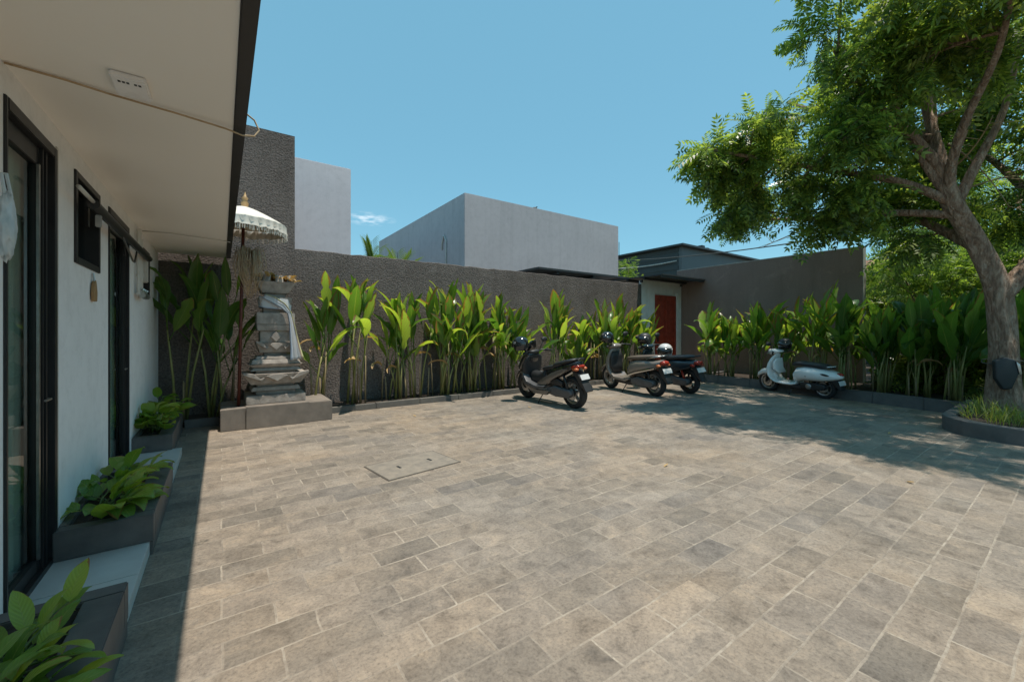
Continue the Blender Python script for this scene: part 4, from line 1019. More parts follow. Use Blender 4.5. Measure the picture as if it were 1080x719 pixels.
def maxi_scooter(loc, rz, lean):
    t = thing('scooter', 'black maxi scooter with orange tail lamps parked nose to the plants', 'scooter', loc, rz)
    r = 0.29; xf, xr = 0.72, -0.72
    wheel(t, xf, r, 0.12, 'alloy_dark'); wheel(t, xr, r, 0.14, 'alloy')
    solid(arc_guard(xf, r, 0.15, 25, 165).build('front_mudguard', M['black_paint'], t, True))
    f = MB()
    for s_ in (-1, 1): f.tube([(xf, s_ * 0.085, r), (xf - 0.10, s_ * 0.085, 0.62)], [0.026, 0.022], 10)
    f.build('front_fork', M['alloy_dark'], t, True)
    # front cowl (beak, lamp face) and leg shield
    MB().loft([(0.86, 0.66, 0.05, 0.03, 30), (0.80, 0.68, 0.13, 0.09, 30), (0.70, 0.73, 0.19, 0.16, 25), (0.60, 0.80, 0.205, 0.19, 20), (0.52, 0.86, 0.20, 0.17, 15), (0.44, 0.88, 0.16, 0.13, 10), (0.40, 0.88, 0.10, 0.08, 10)], 20, 0, 2.8).build('front_cowl', M['black_paint'], t, True)
    MB().loft([(0.52, 0.42, 0.12, 0.06, 70), (0.54, 0.50, 0.20, 0.07, 70), (0.53, 0.62, 0.235, 0.075, 65), (0.50, 0.75, 0.24, 0.07, 60), (0.44, 0.87, 0.20, 0.06, 55), (0.42, 0.92, 0.12, 0.04, 55)], 18, 0, 3.2).build('leg_shield', M['black_plastic'], t, True)
    for s_ in (-1, 1):
        MB().loft([(0.83, 0.70, 0.015, 0.012, 0), (0.78, 0.735, 0.045, 0.03, 10), (0.70, 0.78, 0.04, 0.026, 15), (0.66, 0.80, 0.015, 0.01, 15)], 12, 0, 2.2, s_ * 0.115).build('headlight', M['lens_clear'], t, True)
    solid(MB().add([(0.60, -0.12, 0.93), (0.60, 0.12, 0.93), (0.50, -0.13, 1.07), (0.50, 0.13, 1.07), (0.42, -0.08, 1.20), (0.42, 0.08, 1.20), (0.63, 0.0, 0.93), (0.53, 0, 1.08), (0.44, 0, 1.22)], [(0, 6, 7, 2), (6, 1, 3, 7), (2, 7, 8, 4), (7, 3, 5, 8)]).build('windscreen', M['black_paint'], t, True), 0.005)
    # central tunnel with floorboards either side
    MB().loft([(0.50, 0.50, 0.10, 0.14, 40), (0.36, 0.47, 0.11, 0.13, 15), (0.20, 0.46, 0.11, 0.12, 0), (0.04, 0.50, 0.12, 0.13, -10), (-0.10, 0.56, 0.13, 0.13, -20)], 16, 0, 3).build('tunnel', M['black_plastic'], t, True)
    for s_ in (-1, 1):
        MB().plate([(0.56, 0.50), (0.46, 0.37), (0.18, 0.30), (-0.12, 0.33), (-0.16, 0.38), (0.12, 0.36), (0.40, 0.42), (0.50, 0.56)], s_ * 0.11, s_ * 0.25, 0.012).build('floorboard', M['grey_plastic'], t, True, 40)
        MB().plate([(0.60, 0.60), (0.50, 0.34), (0.20, 0.20), (-0.18, 0.21), (-0.28, 0.30), (0.10, 0.29), (0.42, 0.40), (0.52, 0.58)], s_ * 0.17, s_ * 0.235, 0.014).build('side_skirt', M['bronze_paint'], t, True, 40)
        # boomerang panel
        MB().plate([(0.16, 0.40), (-0.08, 0.36), (-0.30, 0.50), (-0.66, 0.66), (-0.78, 0.74), (-0.60, 0.73), (-0.30, 0.63), (-0.06, 0.52)], s_ * 0.145, s_ * 0.185, 0.012).build('side_panel', M['bronze_paint'], t, True, 40)
    # rear body
    MB().loft([(-0.02, 0.50, 0.11, 0.10, -20), (-0.14, 0.58, 0.15, 0.14, -15), (-0.34, 0.63, 0.165, 0.13, -14), (-0.54, 0.69, 0.16, 0.11, -16), (-0.72, 0.76, 0.135, 0.085, -18), (-0.88, 0.82, 0.09, 0.05, -20), (-0.94, 0.845, 0.05, 0.025, -20)], 18, 0, 2.8).build('rear_body', M['black_paint'], t, True)
    MB().loft([(0.04, 0.65, 0.06, 0.02, 0), (0.0, 0.68, 0.12, 0.045, 0), (-0.16, 0.715, 0.15, 0.045, -4), (-0.32, 0.735, 0.15, 0.045, -14), (-0.36, 0.775, 0.145, 0.055, -16), (-0.52, 0.815, 0.145, 0.05, -12), (-0.74, 0.87, 0.12, 0.04, -12), (-0.84, 0.895, 0.07, 0.02, -10)], 18, 0, 2.8).build('seat', M['seat'], t, True)
    g = MB()
    for s_ in (-1, 1): g.tube([(-0.56, s_ * 0.15, 0.80), (-0.72, s_ * 0.155, 0.87), (-0.92, s_ * 0.10, 0.91)], 0.015, 8)
    g.tube([(-0.92, -0.10, 0.91), (-0.95, 0, 0.915), (-0.92, 0.10, 0.91)], 0.015, 8)
    g.build('grab_rail', M['black_metal'], t, True)
    MB().loft([(-0.80, 0.76, 0.12, 0.035, -20), (-0.90, 0.775, 0.115, 0.04, -18), (-0.955, 0.785, 0.08, 0.025, -15)], 14, 0, 3).build('tail_light', M['lens_red'], t, True)
    for s_ in (-1, 1):
        MB().loft([(-0.84, 0.735, 0.03, 0.022, 0), (-0.93, 0.735, 0.04, 0.03, 0), (-0.965, 0.735, 0.02, 0.012, 0)], 12, 0, 2.2, s_ * 0.10).build('turn_signal', M['lens_orange'], t, True)
    MB().plate([(-0.80, 0.72), (-0.93, 0.66), (-1.12, 0.36), (-1.10, 0.34), (-0.98, 0.44), (-0.84, 0.62)], -0.085, 0.085, 0.008).build('rear_mudguard', M['black_plastic'], t, True, 40)
    plate_rear(t, -1.02, 0.60, -28, 0.2)
    # engine / drive case, left side
    MB().plate([(-0.14, 0.34), (-0.16, 0.24), (-0.40, 0.20), (-0.74, 0.21), (-0.82, 0.28), (-0.80, 0.36), (-0.60, 0.37), (-0.36, 0.40)], 0.08, 0.19, 0.03, seg=3).build('drive_case', M['grey_plastic'], t, True, 50)
    MB().plate([(-0.24, 0.43), (-0.26, 0.52), (-0.44, 0.54), (-0.58, 0.48), (-0.56, 0.40), (-0.40, 0.41)], 0.08, 0.165, 0.025, seg=3).build('air_box', M['black_plastic'], t, True, 50)
    MB().loft([(-0.30, 0.26, 0.04, 0.04, 0), (-0.45, 0.28, 0.055, 0.06, 0), (-0.85, 0.36, 0.06, 0.065, -10), (-0.98, 0.38, 0.045, 0.045, -10)], 14, 0, 2.2, -0.16).build('exhaust', M['black_metal'], t, True)
    for s_ in (-1, 1): MB().tube([(-0.72, s_ * 0.13, 0.30), (-0.60, s_ * 0.135, 0.64)], 0.024, 10).build('shock_absorber', M['alloy_dark'], t, True)
    bars(t, 0.40, 1.00, 0.36, 0.12)
    MB().loft([(0.50, 0.96, 0.06, 0.04, 10), (0.44, 0.98, 0.13, 0.05, 10), (0.38, 0.99, 0.12, 0.04, 5), (0.34, 0.985, 0.05, 0.02, 0)], 14, 0, 2.6).build('handlebar_cover', M['black_plastic'], t, True)
    mirrors(t, 0.46, 1.02, 0.28, 'black_plastic', 0.17, 0.08)
    stand(t, 0.05)
    t.rotation_euler = (lean, 0, rz)
    return t

def step_scooter(name, loc, rz, body, body2, seatm, label, lean=R(-4), taupe=True):
    t = thing(name, label, 'scooter', loc, rz)
    r = 0.265; xf, xr = 0.67, -0.67
    wheel(t, xf, r, 0.09, 'alloy' if taupe else 'alloy_dark'); wheel(t, xr, r, 0.10, 'alloy' if taupe else 'alloy_dark')
    solid(arc_guard(xf, r, 0.13, 20, 150).build('front_mudguard', M[body], t, True))
    f = MB()
    for s_ in (-1, 1): f.tube([(xf, s_ * 0.075, r), (xf - 0.13, s_ * 0.07, 0.62)], [0.022, 0.020], 10)
    f.build('front_fork', M['alloy_dark'], t, True)
    MB().loft([(0.36, 0.26, 0.14, 0.03, 35), (0.46, 0.34, 0.19, 0.035, 55), (0.535, 0.48, 0.215, 0.05, 72), (0.55, 0.62, 0.205, 0.065, 76), (0.52, 0.76, 0.185, 0.07, 72), (0.475, 0.88, 0.15, 0.055, 65), (0.46, 0.93, 0.09, 0.03, 62)], 18, 0, 3.0).build('leg_shield', M[body], t, True)
    MB().loft([(0.40, 0.40, 0.13, 0.03, 70), (0.46, 0.55, 0.17, 0.045, 76), (0.45, 0.72, 0.165, 0.045, 76), (0.42, 0.85, 0.12, 0.03, 70)], 16, 0, 3.0).build('inner_panel', M['black_plastic'], t, True)
    MB().plate([(0.46, 0.34), (0.36, 0.27), (0.0, 0.25), (-0.12, 0.30), (-0.10, 0.35), (0.02, 0.31), (0.34, 0.32), (0.42, 0.39)], -0.19, 0.19, 0.014).build('floorboard', M[body2], t, True, 40)
    MB().plate([(0.42, 0.30), (0.30, 0.20), (-0.10, 0.18), (-0.28, 0.26), (-0.20, 0.30), (0.0, 0.245), (0.34, 0.262)], -0.15, 0.15, 0.012).build('underbody', M['black_plastic'], t, True, 40)
    MB().loft([(-0.04, 0.36, 0.10, 0.05, -60), (-0.08, 0.44, 0.16, 0.13, -30), (-0.16, 0.53, 0.18, 0.17, -10), (-0.34, 0.58, 0.19, 0.15, -4), (-0.56, 0.61, 0.185, 0.125, -6), (-0.76, 0.64, 0.155, 0.095, -10), (-0.90, 0.67, 0.10, 0.06, -12), (-0.96, 0.68, 0.05, 0.03, -12)], 20, 0, 2.7).build('rear_body', M[body], t, True)
    for s_ in (-1, 1):
        MB().plate([(-0.08, 0.42), (-0.30, 0.50), (-0.60, 0.56), (-0.86, 0.60), (-0.84, 0.575), (-0.55, 0.50), (-0.30, 0.44), (-0.10, 0.37)], s_ * 0.165, s_ * 0.195, 0.008).build('trim_strip', M['chrome' if taupe else body2], t, True, 40)
    MB().loft([(0.0, 0.70, 0.07, 0.02, 0), (-0.03, 0.725, 0.12, 0.045, 0), (-0.18, 0.745, 0.145, 0.05, 0), (-0.40, 0.76, 0.15, 0.05, -2), (-0.62, 0.785, 0.14, 0.045, -6), (-0.78, 0.80, 0.10, 0.03, -6), (-0.83, 0.80, 0.05, 0.012, -4)], 18, 0, 2.8).build('seat', M[seatm], t, True)
    g = MB()
    for s_ in (-1, 1): g.tube([(-0.60, s_ * 0.14, 0.75), (-0.80, s_ * 0.14, 0.80), (-0.94, s_ * 0.07, 0.82)], 0.013, 8)
    g.tube([(-0.94, -0.07, 0.82), (-0.95, 0.07, 0.82)], 0.013, 8)
    g.build('grab_rail', M['steel' if taupe else 'black_metal'], t, True)
    MB().loft([(-0.86, 0.67, 0.10, 0.045, -10), (-0.95, 0.68, 0.095, 0.05, -10), (-0.995, 0.685, 0.06, 0.03, -10)], 14, 0, 2.6).build('tail_light', M['lens_red'], t, True)
    for s_ in (-1, 1): MB().loft([(-0.84, 0.63, 0.02, 0.02, 0), (-0.90, 0.63, 0.035, 0.032, 0), (-0.94, 0.63, 0.02, 0.015, 0)], 12, 0, 2.2, s_ * 0.125).build('turn_signal', M['lens_orange' if taupe else 'lens_red'], t, True)
    MB().plate([(-0.80, 0.60), (-0.92, 0.60), (-1.06, 0.30), (-1.04, 0.28), (-0.92, 0.40)], -0.075, 0.075, 0.008).build('rear_mudguard', M['black_plastic'], t, True, 40)
    plate_rear(t, -1.00, 0.535, -25, 0.22)
    MB().plate([(-0.14, 0.33), (-0.16, 0.22), (-0.40, 0.18), (-0.70, 0.19), (-0.77, 0.26), (-0.75, 0.33), (-0.55, 0.345), (-0.34, 0.38)], 0.06, 0.17, 0.03, seg=3).build('drive_case', M['grey_plastic'], t, True, 50)
    MB().plate([(-0.26, 0.40), (-0.28, 0.49), (-0.44, 0.50), (-0.56, 0.45), (-0.54, 0.38), (-0.40, 0.39)], 0.06, 0.15, 0.022, seg=3).build('air_box', M['black_plastic'], t, True, 50)
    MB().loft([(-0.30, 0.24, 0.04, 0.04, 0), (-0.45, 0.26, 0.055, 0.055, 0), (-0.80, 0.33, 0.055, 0.06, -10), (-0.92, 0.35, 0.04, 0.04, -10)], 14, 0, 2.2, -0.15).build('exhaust', M['black_metal'], t, True)
    MB().tube([(-0.67, 0.11, 0.28), (-0.56, 0.115, 0.58)], 0.022, 10).build('shock_absorber', M['lens_red' if not taupe else 'alloy_dark'], t, True)
    MB().loft([(0.60, 0.94, 0.07, 0.05, 10), (0.56, 0.955, 0.12, 0.075, 10), (0.48, 0.97, 0.15, 0.065, 10), (0.40, 0.975, 0.13, 0.045, 5), (0.35, 0.97, 0.06, 0.02, 0)], 16, 0, 2.6).build('handlebar_cover', M[body], t, True)
    MB().lathe([(0.0, 0.035), (0.05, 0.028), (0.075, 0.01), (0.08, -0.02)], (0.60, 0, 0.94), 'x', 20).build('headlight', M['lens_clear'], t, True)
    bars(t, 0.44, 0.99, 0.33, 0.1)
    mirrors(t, 0.46, 1.0, 0.27, 'black_plastic', 0.2, 0.07)
    stand(t, 0.02)
    t.rotation_euler = (lean, 0, rz)
    return t

def classic_scooter(loc, rz, lean):
    t = thing('scooter', 'white rounded retro scooter parked in the tree shade', 'scooter', loc, rz)
    r = 0.255; xf, xr = 0.66, -0.64
    wheel(t, xf, r, 0.10, 'alloy'); wheel(t, xr, r, 0.11, 'alloy')
    MB().loft([(0.46, 0.34, 0.05, 0.05, 80), (0.54, 0.44, 0.085, 0.10, 60), (0.64, 0.50, 0.092, 0.085, 20), (0.76, 0.49, 0.088, 0.07, -20), (0.88, 0.42, 0.07, 0.05, -45), (0.94, 0.34, 0.035, 0.02, -60)], 18, 0, 2.3).build('front_mudguard', M['white_paint'], t, True)
    MB().tube([(xf, 0.085, r), (xf - 0.02, 0.08, 0.42), (xf - 0.09, 0.03, 0.60)], [0.028, 0.026, 0.028], 10).build('front_fork', M['alloy_dark'], t, True)
    # curved apron sweeping from headset to floor
    ap = [(0.40, 0.93, 0.085, 0.045, 72), (0.455, 0.84, 0.15, 0.05, 72), (0.50, 0.72, 0.20, 0.05, 74), (0.53, 0.58, 0.225, 0.045, 78), (0.515, 0.44, 0.225, 0.04, 95), (0.45, 0.34, 0.215, 0.04, 125), (0.34, 0.285, 0.20, 0.035, 155), (0.18, 0.27, 0.19, 0.032, 175), (0.0, 0.27, 0.18, 0.032, 180), (-0.10, 0.29, 0.15, 0.03, 190)]
    MB().loft(ap, 18, 0, 3.2).build('apron', M['white_paint'], t, True)
    MB().loft([(0.585, 0.80, 0.018, 0.02, 70), (0.60, 0.70, 0.032, 0.03, 74), (0.60, 0.56, 0.03, 0.03, 80), (0.58, 0.50, 0.012, 0.015, 85)], 12, 0, 2.4).build('horn_cover', M['grey_plastic'], t, True)
    MB().loft([(0.30, 0.50, 0.12, 0.03, 85), (0.40, 0.60, 0.165, 0.05, 80), (0.40, 0.75, 0.16, 0.05, 76), (0.36, 0.84, 0.10, 0.03, 72)], 16, 0, 3.0).build('glovebox', M['white_paint'], t, True)
    MB().plate([(0.34, 0.25), (0.20, 0.19), (-0.20, 0.18), (-0.34, 0.26), (-0.10, 0.255), (0.2, 0.235)], -0.14, 0.14, 0.012).build('underbody', M['black_plastic'], t, True, 40)
    for s_ in (-0.06, 0.06, -0.12, 0.12): pass
    # bulbous rear body ending in a pointed tail
    MB().loft([(-0.06, 0.34, 0.10, 0.06, -70), (-0.10, 0.44, 0.17, 0.13, -35), (-0.16, 0.51, 0.205, 0.165, -8), (-0.32, 0.535, 0.235, 0.165, 0), (-0.52, 0.53, 0.25, 0.155, 2), (-0.70, 0.52, 0.235, 0.135, 6), (-0.84, 0.515, 0.19, 0.105, 8), (-0.95, 0.51, 0.12, 0.065, 8), (-1.02, 0.505, 0.05, 0.03, 8)], 22, 0, 2.5).build('rear_body', M['white_paint'], t, True)
    for s_ in (-1, 1):
        MB().obox((-0.40, s_ * 0.246, 0.50), (0.02, 0.012, 0.016), (0, 0, 0), 0, 0.003).build('badge', M['black_plastic'], t)
        MB().loft([(-0.70, 0.57, 0.010, 0.012, 0), (-0.76, 0.57, 0.014, 0.022, 0), (-0.84, 0.555, 0.012, 0.018, 0), (-0.88, 0.55, 0.004, 0.006, 0)], 10, 0, 2.2, s_ * 0.215).build('turn_signal', M['black_plastic'], t, True)
    MB().loft([(-0.02, 0.70, 0.07, 0.02, 0), (-0.05, 0.735, 0.13, 0.05, 0), (-0.20, 0.755, 0.15, 0.055, -2), (-0.40, 0.74, 0.155, 0.05, 4), (-0.60, 0.735, 0.145, 0.05, 2), (-0.78, 0.71, 0.11, 0.035, 10), (-0.86, 0.685, 0.06, 0.015, 14)], 18, 0, 2.7).build('seat', M['seat'], t, True)
    MB().tube([(-0.70, 0.10, 0.70), (-0.86, 0.10, 0.73), (-0.93, 0.0, 0.735), (-0.86, -0.10, 0.73), (-0.70, -0.10, 0.70)], 0.011, 8).build('grab_rail', M['chrome'], t, True)
    MB().loft([(-0.93, 0.565, 0.05, 0.03, 8), (-1.0, 0.56, 0.05, 0.035, 8), (-1.03, 0.555, 0.03, 0.02, 8)], 12, 0, 2.3).build('tail_light', M['lens_red'], t, True)
    MB().plate([(-0.82, 0.44), (-0.95, 0.44), (-1.02, 0.24), (-1.0, 0.22), (-0.90, 0.32)], -0.08, 0.08, 0.008).build('rear_mudguard', M['black_plastic'], t, True, 40)
    plate_rear(t, -1.005, 0.38, -18, 0.2)
    MB().plate([(-0.20, 0.33), (-0.22, 0.22), (-0.44, 0.18), (-0.68, 0.19), (-0.75, 0.26), (-0.72, 0.33), (-0.5, 0.34)], 0.06, 0.16, 0.03, seg=3).build('drive_case', M['black_plastic'], t, True, 50)
    MB().lathe([(0.0, 0.175), (0.05, 0.172), (0.065, 0.16), (0.065, 0.13)], (-0.40, 0, 0.26), 'y', 18).build('case_cap', M['alloy'], t, True)
    MB().loft([(-0.30, 0.24, 0.04, 0.04, 0), (-0.45, 0.26, 0.055, 0.055, 0), (-0.75, 0.30, 0.055, 0.06, -6), (-0.86, 0.31, 0.04, 0.04, -6)], 14, 0, 2.2, -0.16).build('exhaust', M['black_metal'], t, True)
    # headset
    MB().loft([(0.57, 0.985, 0.05, 0.04, 0), (0.53, 0.99, 0.095, 0.075, 0), (0.46, 0.995, 0.125, 0.07, 5), (0.38, 1.0, 0.13, 0.055, 8), (0.30, 1.01, 0.10, 0.035, 8), (0.26, 1.01, 0.05, 0.015, 5)], 18, 0, 2.4).build('headset', M['white_paint'], t, True)
    MB().loft([(0.42, 0.95, 0.05, 0.05, 72), (0.41, 0.91, 0.07, 0.06, 72)], 14, 0, 2.2).build('steering_neck', M['white_paint'], t, True)
    MB().lathe([(0.0, 0.03), (0.05, 0.025), (0.072, 0.008), (0.08, -0.02)], (0.565, 0, 0.985), 'x', 20).build('headlight', M['lens_clear'], t, True)
    bars(t, 0.38, 1.0, 0.34, 0.12)
    mirrors(t, 0.38, 1.02, 0.28, 'black_plastic', 0.17, 0.07)
    stand(t, -0.02)
    t.rotation_euler = (lean, 0, rz)
    return t

SC = 1.08
def place(t, rear, front, s_=SC):
    rx, ry = rear; fx, fy = front
    a = math.atan2(fy - ry, fx - rx)
    wb = 0.70 * s_
    t.location = (rx + math.cos(a) * wb, ry + math.sin(a) * wb, 0); t.rotation_euler.z = a; t.scale = (s_, s_, s_)
    return t
s1 = place(maxi_scooter((0, 0, 0), 0, R(-5)), (5.24, 5.44), (5.27, 6.99), 1.0)
s2 = place(step_scooter('scooter', (0, 0, 0), 0, 'taupe_paint', 'taupe_paint', 'seat_brown', 'taupe retro step through scooter with brown seat and chrome trim'), (7.59, 5.37), (7.84, 6.98), 1.08)
s3 = place(step_scooter('scooter', (0, 0, 0), 0, 'teal_paint', 'black_plastic', 'seat', 'blue black step through scooter behind the taupe one', R(-5), False), (8.56, 5.18), (8.82, 6.75), 1.05)
s4 = place(classic_scooter((0, 0, 0), 0, R(-5)), (10.20, 3.15), (10.54, 4.46), 0.94)

def helmet(label, shell, loc, rz, s_=1.0, visor=True, tilt=0.0):
    t = thing('helmet', label, 'helmet', loc, rz)
    prof = [(0.0, 0.135), (0.05, 0.130), (0.09, 0.108), (0.117, 0.07), (0.126, 0.02), (0.124, -0.04), (0.112, -0.09), (0.10, -0.105), (0.092, -0.10), (0.10, -0.04), (0.10, 0.02)]
    m = MB().lathe(prof, (0, 0, 0.0), 'z', 28)
    for i, v in enumerate(m.v):
        x, y, z = v; z2 = z
        if x > 0.03 and z < 0.0: z2 = z + (x - 0.03) * 0.75       # face opening
        m.v[i] = (x * 1.13, y, z2)
    m.f = m.f[:-1] if len(m.f[-1]) > 10 else m.f; m.mi = m.mi[:len(m.f)]
    m.build('shell', M[shell], t, True)
    if visor:
        N = 14; vs = []
        for k in range(N + 1):
            a = R(-72 + 144 * k / N)
            vs += [(0.145 * math.cos(a) * 1.02, 0.132 * math.sin(a), 0.055), (0.155 * math.cos(a) * 1.05, 0.134 * math.sin(a), 0.0), (0.145 * math.cos(a) * 1.04, 0.128 * math.sin(a), -0.05)]
        solid(MB().add(vs, [(k * 3 + j, k * 3 + 3 + j, k * 3 + 4 + j, k * 3 + 1 + j) for k in range(N) for j in range(2)]).build('visor', M['black_paint'], t, True), 0.004)
    for s2_ in (-1, 1): MB().lathe([(0, 0.008), (0.018, 0.006), (0.02, -0.004)], (0.03, s2_ * 0.128, 0.02), 'y', 12).build('hinge', M['silver'], t)
    MB().tube([(0.0, 0.095, -0.09), (0.02, 0.05, -0.16), (0.02, -0.05, -0.16), (0.0, -0.095, -0.09)], 0.007, 6).build('strap', M['black_plastic'], t, True)
    t.scale = (s_, s_, s_); t.rotation_euler = (0, tilt, rz)
    return t
def on(sc, p):
    bpy.context.view_layer.update()
    return sc.matrix_world @ Vector(p)
helmet('glossy black helmet hung on the left mirror of the maxi scooter', 'black_paint', on(s1, (0.40, 0.33, 1.17)), R(110), 1.18)
helmet('black helmet on the handlebar of the taupe scooter', 'black_paint', on(s2, (0.48, 0.20, 1.16)), R(150), 1.15)
helmet('white and silver helmet resting on the seat of the blue black scooter', 'helmet_white', on(s3, (-0.06, 0.0, 0.89)), R(200), 1.3)
helmet('black helmet hung on the mirror of the blue black scooter', 'black_plastic', on(s3, (0.30, 0.24, 1.17)), R(170), 1.15)
helmet('matt black helmet on the handlebar of the white scooter', 'black_plastic', on(s4, (0.28, -0.12, 1.16)), R(190), 1.05)

# ------------------------------------------------------------------ tree and its bed
def tree_bed():
    t = thing('tree_bed', 'rounded raised bed of dark stone around the foot of the tree', 'planter', (9.5, -0.4, 0))
    # rounded outline, local
    pts = []
    x0, x1, y0, y1, rr = -1.55, 1.2, -4.5, 1.68, 0.75
    for k in range(13):
        a = R(180 - 90 * k / 12); pts.append((x0 + rr + rr * math.cos(a), y1 - rr + rr * math.sin(a)))
    pts = [(x0, y0)] + pts + [(x1, y1)]
    m = MB(); vs = []; n = len(pts)
    for i, (x, y) in enumerate(pts):
        a = Vector(pts[max(0, i - 1)]); b_ = Vector(pts[min(n - 1, i + 1)]); d = (b_ - a).normalized(); nn = Vector((d.y, -d.x))
        xi, yi = x + nn.x * 0.14, y + nn.y * 0.14
        vs += [(x, y, 0), (x, y, 0.192), (x + nn.x * 0.008, y + nn.y * 0.008, 0.20), (xi, yi, 0.20), (xi, yi, 0.0)]
    m.add(vs, [(i * 5 + k, i * 5 + k + 1, i * 5 + k + 6, i * 5 + k + 5) for i in range(n - 1) for k in range(4)])
    m.build('kerb_ring', M['kerb_dark'], t)
    inner = [vs[i * 5 + 3] for i in range(n)]
    cx = [(x1, y0, 0.17)]
    MB().add([(p[0], p[1], 0.17) for p in inner] + cx, [tuple(range(n)) + (n,)]).build('soil', M['soil'], t)
tree_bed()
def grass():
    m = MB(); rng = random.Random(21)
    for i in range(4200):
        x = rng.uniform(-1.35, 1.1); y = rng.uniform(-3.0, 1.5)
        if math.hypot(x + 0.75, y - 0.9) > 0.62 and x < -0.75 and y > 0.9: continue
        if math.hypot(x - 0.1, y - 1.16) < 0.2: continue
        L = rng.uniform(0.14, 0.36); a = rng.uniform(0, 6.28); e = rng.uniform(0.1, 0.8)
        m.leaf((x, y, 0.165), (math.sin(e) * math.cos(a), math.sin(e) * math.sin(a), math.cos(e)), L, 0.011, rng.uniform(0.4, 1.6), 0.3, 3, rng=rng)
    o = m.build('grass', M['grassblade'], None, False, loc=(9.5, -0.4, 0))
    tag(o, 'tufts of fine green grass in the raised tree bed', 'grass', kind='stuff')
grass()

LEAFLET = None
def pinnate(pairs=7, L=0.36, lf=0.085, lw=0.034):
    """template of one feathered leaf along +x: arrays of quads (n,4,3)"""
    q = []
    for i in range(pairs):
        u = 0.14 + 0.86 * i / (pairs - 1); x = L * u; s_ = lf * (0.75 + 0.5 * math.sin(math.pi * min(1, u * 0.9)))
        dz = -0.16 * L * u * u
        for sd in (-1, 1):
            d = np.array([0.52, sd * 0.85, -0.16]); d /= np.linalg.norm(d)
            w = np.array([0.85, -sd * 0.52, 0.0]) * lw * 0.5
            p = np.array([x, 0, dz]); 
            q.append([p, p + d * s_ * 0.42 - w + [0, 0, 0.004], p + d * s_ + [0, 0, -0.012], p + d * s_ * 0.5 + w + [0, 0, 0.004]])
    p = np.array([L, 0, -0.16 * L]); q.append([p, p + [0.03, -lw / 2, -0.008], p + [lf, 0, -0.03], p + [0.03, lw / 2, -0.008]])
    # rachis
    q.append([[0, -0.002, 0], [0, 0.002, 0], [L, 0.0015, -0.16 * L], [L, -0.0015, -0.16 * L]])
    return np.array(q, dtype=np.float64)
PIN = pinnate()
def scatter_leaves(name, pos, dirs, scale, material, parent, rng, tmpl=None, roll=0.7):
    tmpl = PIN if tmpl is None else tmpl
    T = tmpl.reshape(-1, 3); n = len(pos)
    d = dirs / np.linalg.norm(dirs, axis=1, keepdims=True)
    up = np.tile(np.array([0, 0, 1.0]), (n, 1)); s_ = np.cross(up, d)
    ln = np.linalg.norm(s_, axis=1, keepdims=True); bad = ln[:, 0] < 1e-3; s_[bad] = [1, 0, 0]; ln[bad] = 1; s_ /= ln
    u = np.cross(d, s_)
    a = rng.normal(0, roll, n)[:, None]
    s2 = s_ * np.cos(a) + u * np.sin(a); u2 = np.cross(d, s2)
    V = pos[:, None, :] + scale[:, None, None] * (T[None, :, 0:1] * d[:, None, :] + T[None, :, 1:2] * s2[:, None, :] + T[None, :, 2:3] * u2[:, None, :])
    V = V.reshape(-1, 3); nv = len(V); nf = nv // 4
    me = bpy.data.meshes.new(name); me.vertices.add(nv); me.loops.add(nv); me.polygons.add(nf)
    me.vertices.foreach_set('co', V.ravel().astype(np.float32)); me.loops.foreach_set('vertex_index', np.arange(nv, dtype=np.int32))
    me.polygons.foreach_set('loop_start', np.arange(0, nv, 4, dtype=np.int32))
    me.update(calc_edges=True); me.materials.append(material)
    o = bpy.data.objects.new(name, me); COL.objects.link(o); o.parent = parent
    return o

def bez(a, b_, c_, n):
    return [(a * (1 - u) ** 2 + b_ * 2 * u * (1 - u) + c_ * u * u) for u in [i / n for i in range(n + 1)]]

CAMP = np.array([0, 0, 1.4]); sA, cA = math.sin(R(35.25)), math.cos(R(35.25))

